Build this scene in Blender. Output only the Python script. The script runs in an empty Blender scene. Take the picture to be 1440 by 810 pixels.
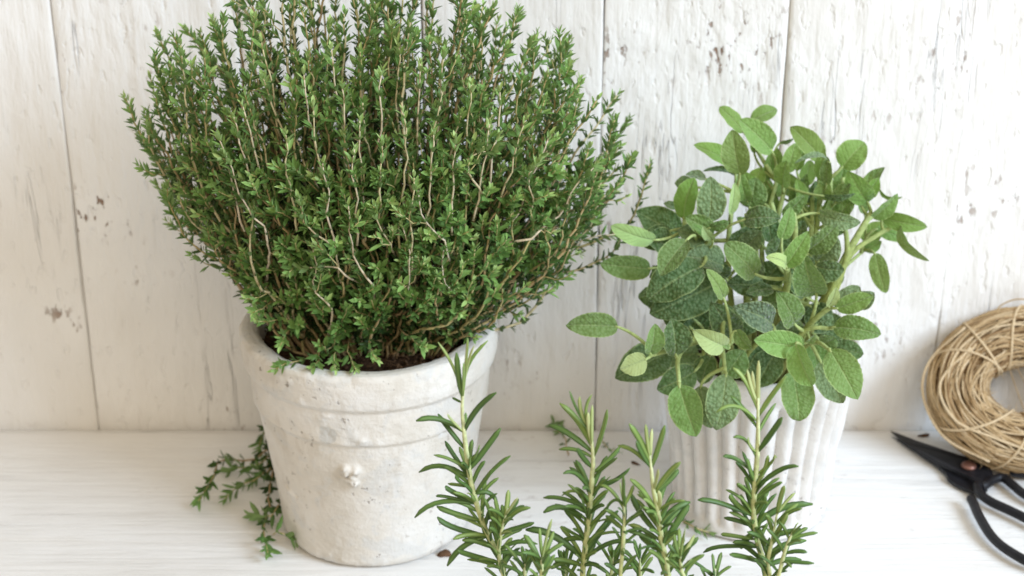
import bpy, math, random
import numpy as np
from mathutils import Vector

random.seed(7)
rng = np.random.default_rng(11)
S = bpy.context.scene
COL = S.collection

# ------------------------------------------------------------------ camera
PITCH = math.radians(25.0)
F = 2485.0                      # focal length in pixels of a 1440 px wide frame
CAM_H = 0.733
WALL_Y = 1.30
cam_d = bpy.data.cameras.new('camera')
cam_d.sensor_width = 36.0
cam_d.lens = 36.0 * F / 1440.0
cam_d.clip_start = 0.02
cam_d.clip_end = 50.0
cam_d.dof.use_dof = True
cam_d.dof.focus_distance = 1.06
cam_d.dof.aperture_fstop = 10.0
cam = bpy.data.objects.new('camera', cam_d)
cam.location = (0, 0, CAM_H)
cam.rotation_euler = (math.pi / 2 - PITCH, 0, 0)
COL.objects.link(cam)
S.camera = cam

# ------------------------------------------------------------------ light
world = bpy.data.worlds.new('World')
S.world = world
world.use_nodes = True
bg = world.node_tree.nodes['Background']
bg.inputs[0].default_value = (1.0, 0.865, 0.685, 1)
bg.inputs[1].default_value = 0.50

def area(name, loc, target, size, sy, power, color):
    l = bpy.data.lights.new(name, 'AREA')
    l.shape = 'RECTANGLE'; l.size = size; l.size_y = sy
    l.energy = power; l.color = color
    o = bpy.data.objects.new(name, l)
    o.location = loc
    d = Vector(target) - Vector(loc)
    o.rotation_euler = d.to_track_quat('-Z', 'Y').to_euler()
    COL.objects.link(o)
    return o
# window light: from the right, a little in front of the wall, high
AZ, EL, DIST = math.radians(36), math.radians(33), 3.4
tgt = Vector((0.05, 1.15, 0.15))
loc = tgt + Vector((math.cos(AZ) * math.cos(EL), -math.sin(AZ) * math.cos(EL), math.sin(EL))) * DIST
area('window_light', loc, tgt, 1.6, 1.4, 136, (0.66, 0.81, 1.0))

# added warm fill lamp behind the camera, standing in for light bounced off the room
area('fill_lamp', (0.35, -1.5, 2.3), (0, 1.2, 0.15), 2.0, 1.2, 34, (1.0, 0.86, 0.68))

S.view_settings.view_transform = 'Standard'
S.view_settings.look = 'None'
S.view_settings.exposure = 0.05
S.view_settings.gamma = 1.0
S.cycles.max_bounces = 8
S.cycles.transparent_max_bounces = 8

# ------------------------------------------------------------------ helpers
cp, sp = math.cos(PITCH), math.sin(PITCH)
def ray(u, v):
    dx = (u - 720.0) / F
    dy = (405.0 - v) / F
    return np.array([dx, cp + dy * sp, -sp + dy * cp])
def P(u, v, Y):
    d = ray(u, v); return np.array([0, 0, CAM_H]) + d * (Y / d[1])
def PZ(u, v, Z):
    d = ray(u, v); return np.array([0, 0, CAM_H]) + d * ((Z - CAM_H) / d[2])
def pxm(p):                      # metres per photo pixel at a point
    return (p[1] * cp + (CAM_H - p[2]) * sp) / F
CAMP = np.array([0, 0, CAM_H])
def nrm(a):
    a = np.asarray(a, float); n = np.linalg.norm(a, axis=-1, keepdims=True)
    return a / np.maximum(n, 1e-9)

_T = rng.random((48, 48, 48))
def vnoise(p, scale=1.0):
    q = np.asarray(p, float) * scale + 100.0
    i = np.floor(q).astype(int); f = q - i
    f = f * f * (3 - 2 * f)
    r = 0
    for a in (0, 1):
        for b in (0, 1):
            for c in (0, 1):
                w = (f[..., 0] if a else 1 - f[..., 0]) * (f[..., 1] if b else 1 - f[..., 1]) * (f[..., 2] if c else 1 - f[..., 2])
                r = r + w * _T[(i[..., 0] + a) % 48, (i[..., 1] + b) % 48, (i[..., 2] + c) % 48]
    return r * 2 - 1
def fbm(p, scale, oct=4):
    r = 0; a = 1.0
    for k in range(oct):
        r = r + a * vnoise(p, scale * 2 ** k); a *= 0.5
    return r

class MB:
    """collects vertices and faces of ONE mesh"""
    def __init__(s):
        s.v = []; s.f = []; s.n = 0; s.a = []; s.uv = None
    def add(s, v, f, a=None):
        v = np.asarray(v, float).reshape(-1, 3)
        s.v.append(v)
        n = s.n
        s.f.extend([tuple(int(i) + n for i in q) for q in f])
        s.n += len(v)
        s.a.append(np.full(len(v), 0.5) if a is None else np.broadcast_to(np.asarray(a, float), (len(v),)).copy())
    def mesh(s, name, origin=(0, 0, 0), smooth=True):
        me = bpy.data.meshes.new(name)
        V = np.concatenate(s.v) - np.asarray(origin, float)
        me.from_pydata(V.tolist(), [], s.f)
        at = me.attributes.new('age', 'FLOAT', 'POINT')
        at.data.foreach_set('value', np.concatenate(s.a).astype(np.float32))
        if smooth:
            me.polygons.foreach_set('use_smooth', np.ones(len(me.polygons), bool))
        me.update()
        return me
    def build(s, name, mat, parent=None, origin=(0, 0, 0), smooth=True):
        o = bpy.data.objects.new(name, s.mesh(name, origin, smooth))
        o.data.materials.append(mat)
        COL.objects.link(o)
        if parent is not None:
            o.parent = parent
        return o

def frames(pts):
    pts = np.asarray(pts, float)
    t = np.gradient(pts, axis=0); t = nrm(t)
    up = np.array([0, 0, 1.0]) if abs(t[0][2]) < 0.9 else np.array([1.0, 0, 0])
    n = nrm(np.cross(t[0], up)); N = []
    for k in range(len(pts)):
        n = nrm(n - t[k] * np.dot(n, t[k])); N.append(n)
    N = np.array(N); B = np.cross(t, N)
    return t, N, B
def tube(mb, pts, rad, sides=6, a=None, cap=True):
    pts = np.asarray(pts, float); m = len(pts)
    rad = np.broadcast_to(np.asarray(rad, float), (m,))
    t, N, B = frames(pts)
    ang = np.linspace(0, 2 * math.pi, sides, endpoint=False)
    V = pts[:, None] + rad[:, None, None] * (np.cos(ang)[None, :, None] * N[:, None] + np.sin(ang)[None, :, None] * B[:, None])
    f = []
    for i in range(m - 1):
        for j in range(sides):
            k = (j + 1) % sides
            f.append((i * sides + j, i * sides + k, (i + 1) * sides + k, (i + 1) * sides + j))
    if cap:
        f.append(tuple(range(sides - 1, -1, -1)))
        f.append(tuple((m - 1) * sides + j for j in range(sides)))
    aa = None if a is None else np.repeat(np.broadcast_to(np.asarray(a, float), (m,)), sides)
    mb.add(V.reshape(-1, 3), f, aa)
def spline(pts, n):
    """Catmull-Rom through the points, n samples"""
    p = np.asarray(pts, float)
    if len(p) == 2:
        s = np.linspace(0, 1, n)[:, None]; return p[0] * (1 - s) + p[1] * s
    q = np.vstack([2 * p[0] - p[1], p, 2 * p[-1] - p[-2]])
    out = []
    for x in np.linspace(0, len(p) - 1 - 1e-9, n):
        i = int(x); t = x - i
        a, b, c, d = q[i], q[i + 1], q[i + 2], q[i + 3]
        out.append(0.5 * (2 * b + (c - a) * t + (2 * a - 5 * b + 4 * c - d) * t * t + (3 * b - a - 3 * c + d) * t ** 3))
    return np.array(out)
def bez(a, b, c, n):
    t = np.linspace(0, 1, n)[:, None]
    return (1 - t) ** 2 * a + 2 * t * (1 - t) * b + t * t * c
def lathe(mb, prof, seg, center, disp=None):
    prof = np.asarray(prof, float); m = len(prof)
    ang = np.linspace(0, 2 * math.pi, seg, endpoint=False)
    r = prof[:, 0][:, None]; z = np.broadcast_to(prof[:, 1][:, None], (m, seg))
    if disp is not None:
        r = r + disp(ang[None, :], prof[:, 1][:, None], prof[:, 0][:, None])
    else:
        r = np.broadcast_to(r, (m, seg))
    V = np.stack([center[0] + r * np.cos(ang), center[1] + r * np.sin(ang), center[2] + z], -1)
    f = []
    for i in range(m - 1):
        for j in range(seg):
            k = (j + 1) % seg
            f.append((i * seg + j, i * seg + k, (i + 1) * seg + k, (i + 1) * seg + j))
    mb.add(V.reshape(-1, 3), f)
def dense(pts, step):
    out = [np.array(pts[0], float)]
    for a, b in zip(pts[:-1], pts[1:]):
        a = np.array(a, float); b = np.array(b, float)
        n = max(1, int(np.linalg.norm(b - a) / step))
        for k in range(1, n + 1):
            out.append(a + (b - a) * k / n)
    return np.array(out)
def empty(name, loc, label=None, cat=None, group=None, kind=None):
    o = bpy.data.objects.new(name, None)
    o.empty_display_size = 0.03
    o.location = Vector([float(x) for x in loc])
    COL.objects.link(o)
    tag(o, label, cat, group, kind)
    return o
def tag(o, label=None, cat=None, group=None, kind=None):
    if label: o['label'] = label
    if cat: o['category'] = cat
    if group: o['group'] = group
    if kind: o['kind'] = kind
    return o

# ------------------------------------------------------------------ materials
class NT:
    def __init__(s, name):
        s.m = bpy.data.materials.new(name); s.m.use_nodes = True
        s.t = s.m.node_tree
        s.b = s.t.nodes['Principled BSDF']; s.o = s.t.nodes['Material Output']
    def n(s, typ, **kw):
        x = s.t.nodes.new(typ)
        for k, v in kw.items():
            if isinstance(k, str) and hasattr(x, k): setattr(x, k, v)
        return x
    def l(s, a, b): s.t.links.new(a, b)
    def val(s, x, sock):
        if isinstance(x, (int, float)): sock.default_value = x
        elif isinstance(x, tuple): sock.default_value = x if len(x) == len(sock.default_value) else (*x, 1)
        else: s.l(x, sock)
    def math(s, op, a, b=0.0, clamp=False):
        x = s.n('ShaderNodeMath', operation=op); x.use_clamp = clamp
        s.val(a, x.inputs[0]); s.val(b, x.inputs[1]); return x.outputs[0]
    def ramp(s, f, stops):
        x = s.n('ShaderNodeValToRGB'); e = x.color_ramp.elements
        while len(e) < len(stops): e.new(0.5)
        for q, (p, c) in zip(e, stops):
            q.position = p; q.color = (c, c, c, 1) if isinstance(c, (int, float)) else (*c, 1)
        s.l(f, x.inputs[0]); return x.outputs[0]
    def mix(s, f, a, b):
        x = s.n('ShaderNodeMix', data_type='RGBA')
        s.val(f, x.inputs[0]); s.val(a, x.inputs[6]); s.val(b, x.inputs[7]); return x.outputs[2]
    def noise(s, vec, scale, detail=4, rough=0.55, dist=0.0):
        x = s.n('ShaderNodeTexNoise'); x.inputs['Scale'].default_value = scale
        x.inputs['Detail'].default_value = detail; x.inputs['Roughness'].default_value = rough
        x.inputs['Distortion'].default_value = dist
        if vec is not None: s.l(vec, x.inputs['Vector'])
        return x.outputs[0]
    def mapping(s, vec, scale=(1, 1, 1), loc=(0, 0, 0)):
        x = s.n('ShaderNodeMapping'); x.inputs['Scale'].default_value = scale; x.inputs['Location'].default_value = loc
        s.l(vec, x.inputs[0]); return x.outputs[0]
    def coord(s, which='Object'):
        return s.n('ShaderNodeTexCoord').outputs[which]
    def bump(s, h, dist, strength=1.0, normal=None):
        x = s.n('ShaderNodeBump'); x.inputs['Distance'].default_value = dist; x.inputs['Strength'].default_value = strength
        s.l(h, x.inputs['Height'])
        if normal is not None: s.l(normal, x.inputs['Normal'])
        return x.outputs[0]
    def attr(s, name='age'):
        x = s.n('ShaderNodeAttribute'); x.attribute_name = name; return x.outputs['Fac']
    def rough(s, v): s.b.inputs['Roughness'].default_value = v
    def spec(s, v): s.b.inputs['Specular IOR Level'].default_value = v

def painted_wood(name, axis):
    """old white paint on rough wood; axis 2 = grain along z (wall), 0 = along x (table)"""
    t = NT(name)
    c = t.coord('Object')
    rnd = t.n('ShaderNodeObjectInfo').outputs['Random']
    off = t.n('ShaderNodeCombineXYZ'); t.l(t.math('MULTIPLY', rnd, 37.0), off.inputs[0]); t.l(t.math('MULTIPLY', rnd, 19.0), off.inputs[2])
    va = t.n('ShaderNodeVectorMath', operation='ADD'); t.l(c, va.inputs[0]); t.l(off.outputs[0], va.inputs[1])
    c = va.outputs[0]
    if axis == 2:
        st = t.mapping(c, (1, 1, 0.22)); st2 = t.mapping(c, (1, 1, 0.05)); st3 = t.mapping(c, (1, 1, 0.45))
    else:
        st = t.mapping(c, (0.16, 1, 1)); st2 = t.mapping(c, (0.03, 1, 1)); st3 = t.mapping(c, (0.5, 1, 1))
    plaster = t.noise(st3, 48, 4, 0.5, 0.2)
    ridges = t.noise(st, 110, 5, 0.6, 0.3)
    grain = t.noise(st2, 170, 4, 0.6, 0.0)
    big = t.noise(c, 9, 2, 0.5)
    crk = t.noise(st2, 32, 4, 0.75, 0.5)
    line = t.ramp(t.math('ABSOLUTE', t.math('SUBTRACT', crk, 0.5)), [(0.0, 1.0), (0.006, 0.0)])
    cmask = t.ramp(t.noise(st, 16, 3), [(0.54, 0.0), (0.66, 1.0)])
    crack = t.math('MULTIPLY', line, cmask)
    pm = t.ramp(big, [(0.3, 0.25), (0.65, 1.0)])
    pits = t.ramp(t.noise(st3, 130, 3, 0.5), [(0.60, 0.0), (0.70, 1.0)])
    if axis == 2:
        h = t.math('ADD', t.math('MULTIPLY', t.math('MULTIPLY', plaster, pm), 1.6), t.math('MULTIPLY', ridges, 0.30))
        h = t.math('ADD', h, t.math('MULTIPLY', grain, 0.25))
        h = t.math('SUBTRACT', h, t.math('MULTIPLY', crack, 0.5))
        h = t.math('SUBTRACT', h, t.math('MULTIPLY', pits, 0.22))
        dist = 0.0034
    else:
        h = t.math('ADD', t.math('MULTIPLY', plaster, 0.35), t.math('MULTIPLY', ridges, 0.5))
        h = t.math('ADD', h, t.math('MULTIPLY', grain, 0.5))
        h = t.math('SUBTRACT', h, t.math('MULTIPLY', crack, 0.25))
        dist = 0.0026
    base = t.mix(t.ramp(big, [(0.3, 0.0), (0.7, 1.0)]), *(((0.81, 0.79, 0.755), (0.865, 0.855, 0.835)) if axis == 2 else ((0.76, 0.745, 0.72), (0.83, 0.82, 0.80))))
    # worn spots where brown wood shows
    wear_zone = t.ramp(t.noise(c, 9.0, 3), [(0.57, 0.0), (0.68, 1.0)])
    spots = t.ramp(t.noise(st3, 150, 4, 0.6), [(0.585, 0.0), (0.63, 1.0)])
    wear = t.math('MULTIPLY', spots, wear_zone)
    wear = t.math('MULTIPLY', wear, 0.95 if axis == 2 else 0.25)
    brown = t.mix(t.noise(c, 60), (0.11, 0.05, 0.03), (0.36, 0.22, 0.13))
    colr = t.mix(wear, base, brown)
    colr = t.mix(t.math('MULTIPLY', crack, 0.35), colr, (0.30, 0.27, 0.24))
    stain = t.ramp(t.noise(st, 28, 4), [(0.55, 0.0), (0.8, 0.30 if axis == 2 else 0.6)])
    colr = t.mix(stain, colr, (0.68, 0.63, 0.56))
    h = t.math('SUBTRACT', h, t.math('MULTIPLY', wear, 0.3))
    t.l(colr, t.b.inputs['Base Color'])
    t.l(t.bump(h, dist, 0.9), t.b.inputs['Normal'])
    t.rough(0.55); t.spec(0.3)
    return t.m

def pot_mat(name, cols, bump_scale, dist, spot=True, patches=()):
    t = NT(name)
    c = t.coord('Object')
    a = t.noise(c, 14, 5, 0.6)
    colr = t.ramp(a, [(0.28, cols[0]), (0.5, cols[1]), (0.72, cols[2])])
    blot = t.ramp(t.noise(c, 38, 5, 0.65, 0.6), [(0.52, 0.0), (0.62, 0.55)])
    colr = t.mix(blot, colr, cols[3])
    dirt = t.ramp(t.noise(t.mapping(c, (1, 1, .35)), 70, 4, 0.6), [(0.58, 0.0), (0.75, 0.5)])
    colr = t.mix(dirt, colr, cols[4])
    fine = t.noise(c, 240, 4, 0.65)
    med = t.noise(c, 60, 5, 0.6)
    h = t.math('ADD', t.math('MULTIPLY', fine, 0.8), t.math('MULTIPLY', med, 0.5))
    brush = t.noise(t.mapping(c, (1, 1, 6.0)), 60, 3, 0.6)
    h = t.math('ADD', h, t.math('MULTIPLY', brush, 0.35))
    if spot:
        zone = t.ramp(t.noise(c, 24, 3), [(0.47, 0.0), (0.62, 1.0)])
        sp_ = t.ramp(t.noise(c, 210, 3, 0.55), [(0.64, 0.0), (0.70, 0.9)])
        pit = t.math('MULTIPLY', sp_, zone)
        colr = t.mix(t.math('MULTIPLY', pit, 0.8), colr, (0.20, 0.15, 0.11))
        h = t.math('SUBTRACT', h, pit)
    for (p, r, col) in patches:
        d = t.n('ShaderNodeVectorMath', operation='DISTANCE'); t.l(c, d.inputs[0]); d.inputs[1].default_value = p
        dd = t.math('ADD', d.outputs['Value'], t.math('MULTIPLY', t.math('SUBTRACT', t.noise(c, 90, 3), 0.5), r * 1.6))
        msk = t.ramp(t.math('DIVIDE', dd, r * 2), [(0.40, 0.6), (0.52, 0.0)])
        colr = t.mix(msk, colr, col)
    t.l(colr, t.b.inputs['Base Color'])
    t.l(t.bump(h, dist, 0.8), t.b.inputs['Normal'])
    t.rough(0.8); t.spec(0.2)
    return t.m

def leaf_mat(name, stops, under, trans=0.25, rough=0.5, spec=0.4, bump=None):
    t = NT(name)
    colr = t.ramp(t.attr('age'), stops)
    g = t.n('ShaderNodeNewGeometry')
    nz = t.noise(t.coord('Object'), 90, 3)
    colr = t.mix(t.ramp(nz, [(0.35, 0.0), (0.75, 0.35)]), colr, t.mix(0.5, colr, (0.16, 0.22, 0.05)))
    colr = t.mix(t.math('MULTIPLY', g.outputs['Backfacing'], 0.45), colr, under)
    t.l(colr, t.b.inputs['Base Color'])
    t.rough(rough); t.spec(spec)
    tr = t.n('ShaderNodeBsdfTranslucent'); t.l(colr, tr.inputs[0])
    mx = t.n('ShaderNodeMixShader'); mx.inputs[0].default_value = trans
    t.l(t.b.outputs[0], mx.inputs[1]); t.l(tr.outputs[0], mx.inputs[2])
    t.l(mx.outputs[0], t.o.inputs[0])
    return t.m

def sage_mat():
    t = NT('sage_leaf')
    uv = t.n('ShaderNodeUVMap').outputs[0]
    sx = t.n('ShaderNodeSeparateXYZ'); t.l(uv, sx.inputs[0])
    U, V = sx.outputs[0], sx.outputs[1]                    # along (scaled), across -1..1
    av = t.math('ABSOLUTE', V)
    at = t.n('ShaderNodeAttribute'); at.attribute_name = 'leafcol'
    colr = at.outputs['Color']; peb = at.outputs['Alpha']
    vor = t.n('ShaderNodeTexVoronoi'); vor.feature = 'SMOOTH_F1'; vor.inputs['Smoothness'].default_value = 0.35
    vor.inputs['Scale'].default_value = 1.0; vor.inputs['Randomness'].default_value = 0.9
    t.l(t.coord('Object'), vor.inputs['Vector']); 
    mp = t.mapping(t.coord('Object'), (440, 440, 440)); t.l(mp, vor.inputs['Vector'])
    cell = vor.outputs['Distance']
    # side veins
    vv = t.math('FRACT', t.math('SUBTRACT', t.math('MULTIPLY', U, 8.0), t.math('MULTIPLY', av, 2.2)))
    vein = t.ramp(t.math('ABSOLUTE', t.math('SUBTRACT', vv, 0.5)), [(0.0, 1.0), (0.16, 0.0)])
    rib = t.ramp(av, [(0.025, 1.0), (0.085, 0.0)])
    edge = t.ramp(av, [(0.90, 0.0), (0.97, 1.0)])
    light = t.mix(0.6, colr, (0.54, 0.66, 0.30))
    dark = t.mix(1.0, colr, colr)
    cshade = t.ramp(cell, [(0.25, 0.0), (0.75, 1.0)])
    grey = t.mix(0.35, colr, (0.36, 0.46, 0.27))
    c1 = t.mix(t.math('MULTIPLY', t.math('SUBTRACT', 1.0, cshade), t.math('MULTIPLY', peb, 0.75)), t.mix(t.math('MULTIPLY', cshade, t.math('MULTIPLY', peb, 0.55)), colr, t.mix(0.55, colr, (0.015, 0.035, 0.010))), grey)
    c1 = t.mix(t.math('MULTIPLY', vein, 0.07), c1, light)
    c1 = t.mix(t.math('MULTIPLY', rib, 0.45), c1, light)
    c1 = t.mix(t.math('MULTIPLY', edge, 0.7), c1, light)
    g = t.n('ShaderNodeNewGeometry')
    c1 = t.mix(t.math('MULTIPLY', g.outputs['Backfacing'], 0.4), c1, (0.26, 0.36, 0.17))
    t.l(c1, t.b.inputs['Base Color'])
    h = t.math('MULTIPLY', t.math('SUBTRACT', 1.0, cell), peb)
    h = t.math('SUBTRACT', h, t.math('MULTIPLY', vein, 0.14))
    h = t.math('SUBTRACT', h, t.math('MULTIPLY', rib, 0.3))
    t.l(t.bump(h, 0.0016, 1.0), t.b.inputs['Normal'])
    t.rough(0.62); t.spec(0.25)
    t.b.inputs['Sheen Weight'].default_value = 0.35
    t.b.inputs['Sheen Roughness'].default_value = 0.4
    tr = t.n('ShaderNodeBsdfTranslucent'); t.l(t.mix(0.35, c1, (0.35, 0.5, 0.06)), tr.inputs[0])
    mx = t.n('ShaderNodeMixShader'); mx.inputs[0].default_value = 0.24
    t.l(t.b.outputs[0], mx.inputs[1]); t.l(tr.outputs[0], mx.inputs[2]); t.l(mx.outputs[0], t.o.inputs[0])
    return t.m

def plain(name, c0, c1, scale, rough, dist=0.0, spec=0.3, metallic=0.0, stretch=(1, 1, 1)):
    t = NT(name)
    c = t.mapping(t.coord('Object'), stretch)
    n = t.noise(c, scale, 5, 0.6)
    t.l(t.ramp(n, [(0.3, c0), (0.7, c1)]), t.b.inputs['Base Color'])
    if dist: t.l(t.bump(n, dist), t.b.inputs['Normal'])
    t.rough(rough); t.spec(spec); t.b.inputs['Metallic'].default_value = metallic
    return t.m
def ageramp(name, stops, rough=0.6, spec=0.3, nscale=300, dist=0.0003):
    t = NT(name)
    colr = t.ramp(t.attr('age'), stops)
    n = t.noise(t.coord('Object'), nscale, 3)
    dk = t.n('ShaderNodeMix', data_type='RGBA', blend_type='MULTIPLY'); dk.inputs[0].default_value = 1.0
    t.l(colr, dk.inputs[6]); t.l(t.ramp(n, [(0.3, 0.7), (0.7, 1.15)]), dk.inputs[7])
    t.l(dk.outputs[2], t.b.inputs['Base Color'])
    t.l(t.bump(n, dist), t.b.inputs['Normal'])
    t.rough(rough); t.spec(spec)
    return t.m

M_WALL = painted_wood('white_painted_wood', 2)
M_TABLE = painted_wood('white_painted_board', 0)
M_DARK = plain('dark_gap', (0.02, 0.014, 0.01), (0.05, 0.035, 0.025), 40, 0.9)
M_SOIL = plain('potting_soil', (0.012, 0.007, 0.004), (0.075, 0.042, 0.024), 220, 0.95, 0.003, 0.1)
M_SOILBIT = plain('soil_crumb', (0.02, 0.012, 0.007), (0.13, 0.075, 0.04), 160, 0.95, 0.001, 0.1)
M_THYME = leaf_mat('thyme_leaf', [(0.0, (0.020, 0.042, 0.015)), (0.3, (0.050, 0.105, 0.030)), (0.6, (0.145, 0.285, 0.072)), (0.85, (0.29, 0.49, 0.140)), (1.0, (0.50, 0.67, 0.25))], (0.22, 0.29, 0.13), 0.22, 0.5, 0.35)  # paler young tips; old end darkened further, painting in shade inside the bush
M_TSTEM = ageramp('thyme_stem', [(0.0, (0.18, 0.10, 0.05)), (0.4, (0.46, 0.32, 0.17)), (0.8, (0.52, 0.46, 0.20)), (0.93, (0.70, 0.58, 0.42)), (1.0, (0.74, 0.63, 0.48))])
M_ROSE = leaf_mat('rosemary_leaf', [(0.0, (0.048, 0.110, 0.034)), (0.4, (0.130, 0.240, 0.062)), (0.75, (0.30, 0.43, 0.12)), (1.0, (0.62, 0.67, 0.32))], (0.3, 0.38, 0.2), 0.14, 0.42, 0.35)
M_RSTEM = ageramp('rosemary_stem', [(0.0, (0.36, 0.30, 0.15)), (0.45, (0.58, 0.62, 0.27)), (1.0, (0.72, 0.78, 0.46))])
M_SAGE = sage_mat()
M_SSTEM = ageramp('sage_stem', [(0.0, (0.24, 0.19, 0.09)), (0.5, (0.30, 0.35, 0.10)), (1.0, (0.40, 0.50, 0.20))], 0.7, 0.2)
M_TWINE = ageramp('jute_twine', [(0.0, (0.30, 0.19, 0.095)), (0.5, (0.52, 0.37, 0.20)), (1.0, (0.72, 0.57, 0.37))], 0.9, 0.1, 900, 0.0006)
M_CORE = plain('twine_core', (0.13, 0.075, 0.035), (0.24, 0.15, 0.07), 200, 0.95, 0.001, 0.05)
M_IRON = plain('black_iron', (0.006, 0.006, 0.008), (0.016, 0.016, 0.020), 130, 0.45, 0.0002, 0.3)
M_COPPER = plain('copper_rivet', (0.14, 0.06, 0.045), (0.30, 0.15, 0.11), 90, 0.35, 0.0003, 0.5, 0.5)
M_CHIP = plain('brown_chip', (0.05, 0.028, 0.016), (0.17, 0.095, 0.055), 200, 0.9, 0.0008, 0.1)

# ------------------------------------------------------------------ wall of vertical planks
wall = empty('wall', (0, WALL_Y, 0), kind='structure')
t0 = 1.0 / 1864.0
seams = [(-0.3487 - 0.1405 * k) for k in (3, 2, 1)] + [-0.3487, -0.2076, -0.0687, 0.0697, 0.2103, 0.350, 0.4905, 0.631, 0.7715]
WALL_H = 0.72
for i in range(len(seams) - 1):
    x0, x1 = seams[i] + 0.0007, seams[i + 1] - 0.0007
    if i == 8: x0 = seams[i] + 0.0001          # this joint is choked with paint
    if i == 7: x1 = seams[i + 1] - 0.0001
    nx, nz = 40, 150
    us = np.linspace(0, 1, nx); us = 0.5 - 0.5 * np.cos(us * math.pi) * np.abs(np.cos(us * math.pi)) ** 0.15
    xs = x0 + (x1 - x0) * us; zs = np.linspace(-0.03, WALL_H, nz)
    X, Z = np.meshgrid(xs, zs)
    pp = np.stack([X, np.full_like(X, i * 3.1), Z * 0.35], -1)
    d = 0.0010 * fbm(pp, 22, 4) + 0.0012 * fbm(pp, 7, 2)
    e = np.minimum(X - x0, x1 - X)
    bl, br = (0.0002 if i == 8 else 0.0011), (0.0002 if i == 7 else 0.0011)
    bev = np.where(X - x0 < x1 - X, bl, br) * np.exp(-(e / 0.0011))
    Yf = WALL_Y - 0.0 + bev - d * np.clip(e / 0.006, 0, 1) + 0.0007 * math.sin(i * 2.3)
    wob = 0.0005 * fbm(np.stack([Z * 0 + i, Z * 0, Z], -1), 14, 3)
    Xw = X + wob * np.exp(-e / 0.01)
    if i in (7, 8):
        op = 0.0009 * np.exp(-((Z - 0.085) / 0.022) ** 4) * np.exp(-e / 0.003)
        Xw = Xw + np.where((X - x0 < x1 - X) & (i == 8), op, 0) - np.where((X - x0 > x1 - X) & (i == 7), op, 0)
    V = np.stack([Xw, Yf, Z], -1).reshape(-1, 3)
    f = [(r * nx + c, r * nx + c + 1, (r + 1) * nx + c + 1, (r + 1) * nx + c) for r in range(nz - 1) for c in range(nx - 1)]
    n0 = len(V)
    Vb = V.copy(); Vb[:, 1] = WALL_Y + 0.02
    loop = [c for c in range(nx)] + [r * nx + nx - 1 for r in range(1, nz)] + [(nz - 1) * nx + c for c in range(nx - 2, -1, -1)] + [r * nx for r in range(nz - 2, 0, -1)]
    ring = V[loop].copy(); ring[:, 1] = WALL_Y + 0.02
    VV = np.vstack([V, ring]); L = len(loop)
    for k in range(L):
        k2 = (k + 1) % L
        f.append((loop[k2], loop[k], n0 + k, n0 + k2))
    f.append(tuple(n0 + k for k in range(L)))
    mb = MB(); mb.add(VV, f)
    org = ((x0 + x1) / 2, WALL_Y, 0)
    o = mb.build('plank', M_WALL, wall, org)
    o.location = (org[0], 0, 0)
mb = MB()
def box(mb, a, b):
    (x0, y0, z0), (x1, y1, z1) = a, b
    v = [(x, y, z) for z in (z0, z1) for y in (y0, y1) for x in (x0, x1)]
    mb.add(v, [(0, 2, 3, 1), (4, 5, 7, 6), (0, 1, 5, 4), (2, 6, 7, 3), (0, 4, 6, 2), (1, 3, 7, 5)])
box(mb, (-0.76, WALL_Y + 0.0225, -0.03), (0.76, WALL_Y + 0.04, WALL_H))
mb.build('backing_board', M_DARK, wall, (0, WALL_Y, 0), False)

# ------------------------------------------------------------------ table
mb = MB()
nx, ny = 220, 120
xs = np.linspace(-0.78, 0.78, nx); ys = np.linspace(0.60, WALL_Y - 0.0035, ny)
X, Y = np.meshgrid(xs, ys)
pp = np.stack([X * 0.25, Y, X * 0 + 5], -1)
Z = -0.0012 + 0.0006 * fbm(pp, 30, 3) + 0.0005 * fbm(pp, 8, 2)
eb = np.minimum(Y - 0.60, WALL_Y - 0.0035 - Y); Z = Z - 0.003 * np.exp(-eb / 0.003)
V = np.stack([X, Y, Z], -1).reshape(-1, 3)
f = [(r * nx + c, r * nx + c + 1, (r + 1) * nx + c + 1, (r + 1) * nx + c) for r in range(ny - 1) for c in range(nx - 1)]
loop = [c for c in range(nx)] + [r * nx + nx - 1 for r in range(1, ny)] + [(ny - 1) * nx + c for c in range(nx - 2, -1, -1)] + [r * nx for r in range(ny - 2, 0, -1)]
ring = V[loop].copy(); ring[:, 2] = -0.03; n0 = len(V); L = len(loop)
for k in range(L):
    f.append((loop[(k + 1) % L], loop[k], n0 + k, n0 + (k + 1) % L))
f.append(tuple(n0 + k for k in range(L)))
mb.add(np.vstack([V, ring]), f)
tag(mb.build('tabletop', M_TABLE), kind='structure')

# ------------------------------------------------------------------ thyme pot
TC = np.array([-0.104, 1.156, 0.0])
TH = 0.170
pot = empty('clay_pot', TC, 'chalky white banded clay pot with chipped thick rim holding the thyme', 'flower pot')
lump_ang = math.atan2(-1, -0.33)
lumps = []
def lump_at(u, v, size, h):
    # point on the pot's front surface that a ray meets
    d = ray(u, v)
    for k in range(4000):
        p = CAMP + d * (0.9 + k * 0.0002)
        r = math.hypot(p[0] - TC[0], p[1] - TC[1])
        if p[2] < TH and r < 0.071 + 0.0195 * min(1, max(0, p[2]) / 0.14):
            lumps.append((math.atan2(p[1] - TC[1], p[0] - TC[0]), p[2], size, h)); return p
    return None
for a in ((491, 669, 0.0075, 0.0034), (498, 680, 0.0032, 0.0032), (484, 660, 0.0026, 0.0026), (500, 662, 0.0026, 0.0030), (448, 635, 0.005, 0.0010), (405, 695, 0.004, 0.0014), (412, 698, 0.0022, -0.002), (510, 622, 0.003, 0.0015),
          (455, 590, 0.006, 0.0012), (400, 684, 0.0025, -0.0022), (425, 565, 0.004, 0.0014), (625, 610, 0.002, -0.0015)):
    lump_at(*a)
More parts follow.
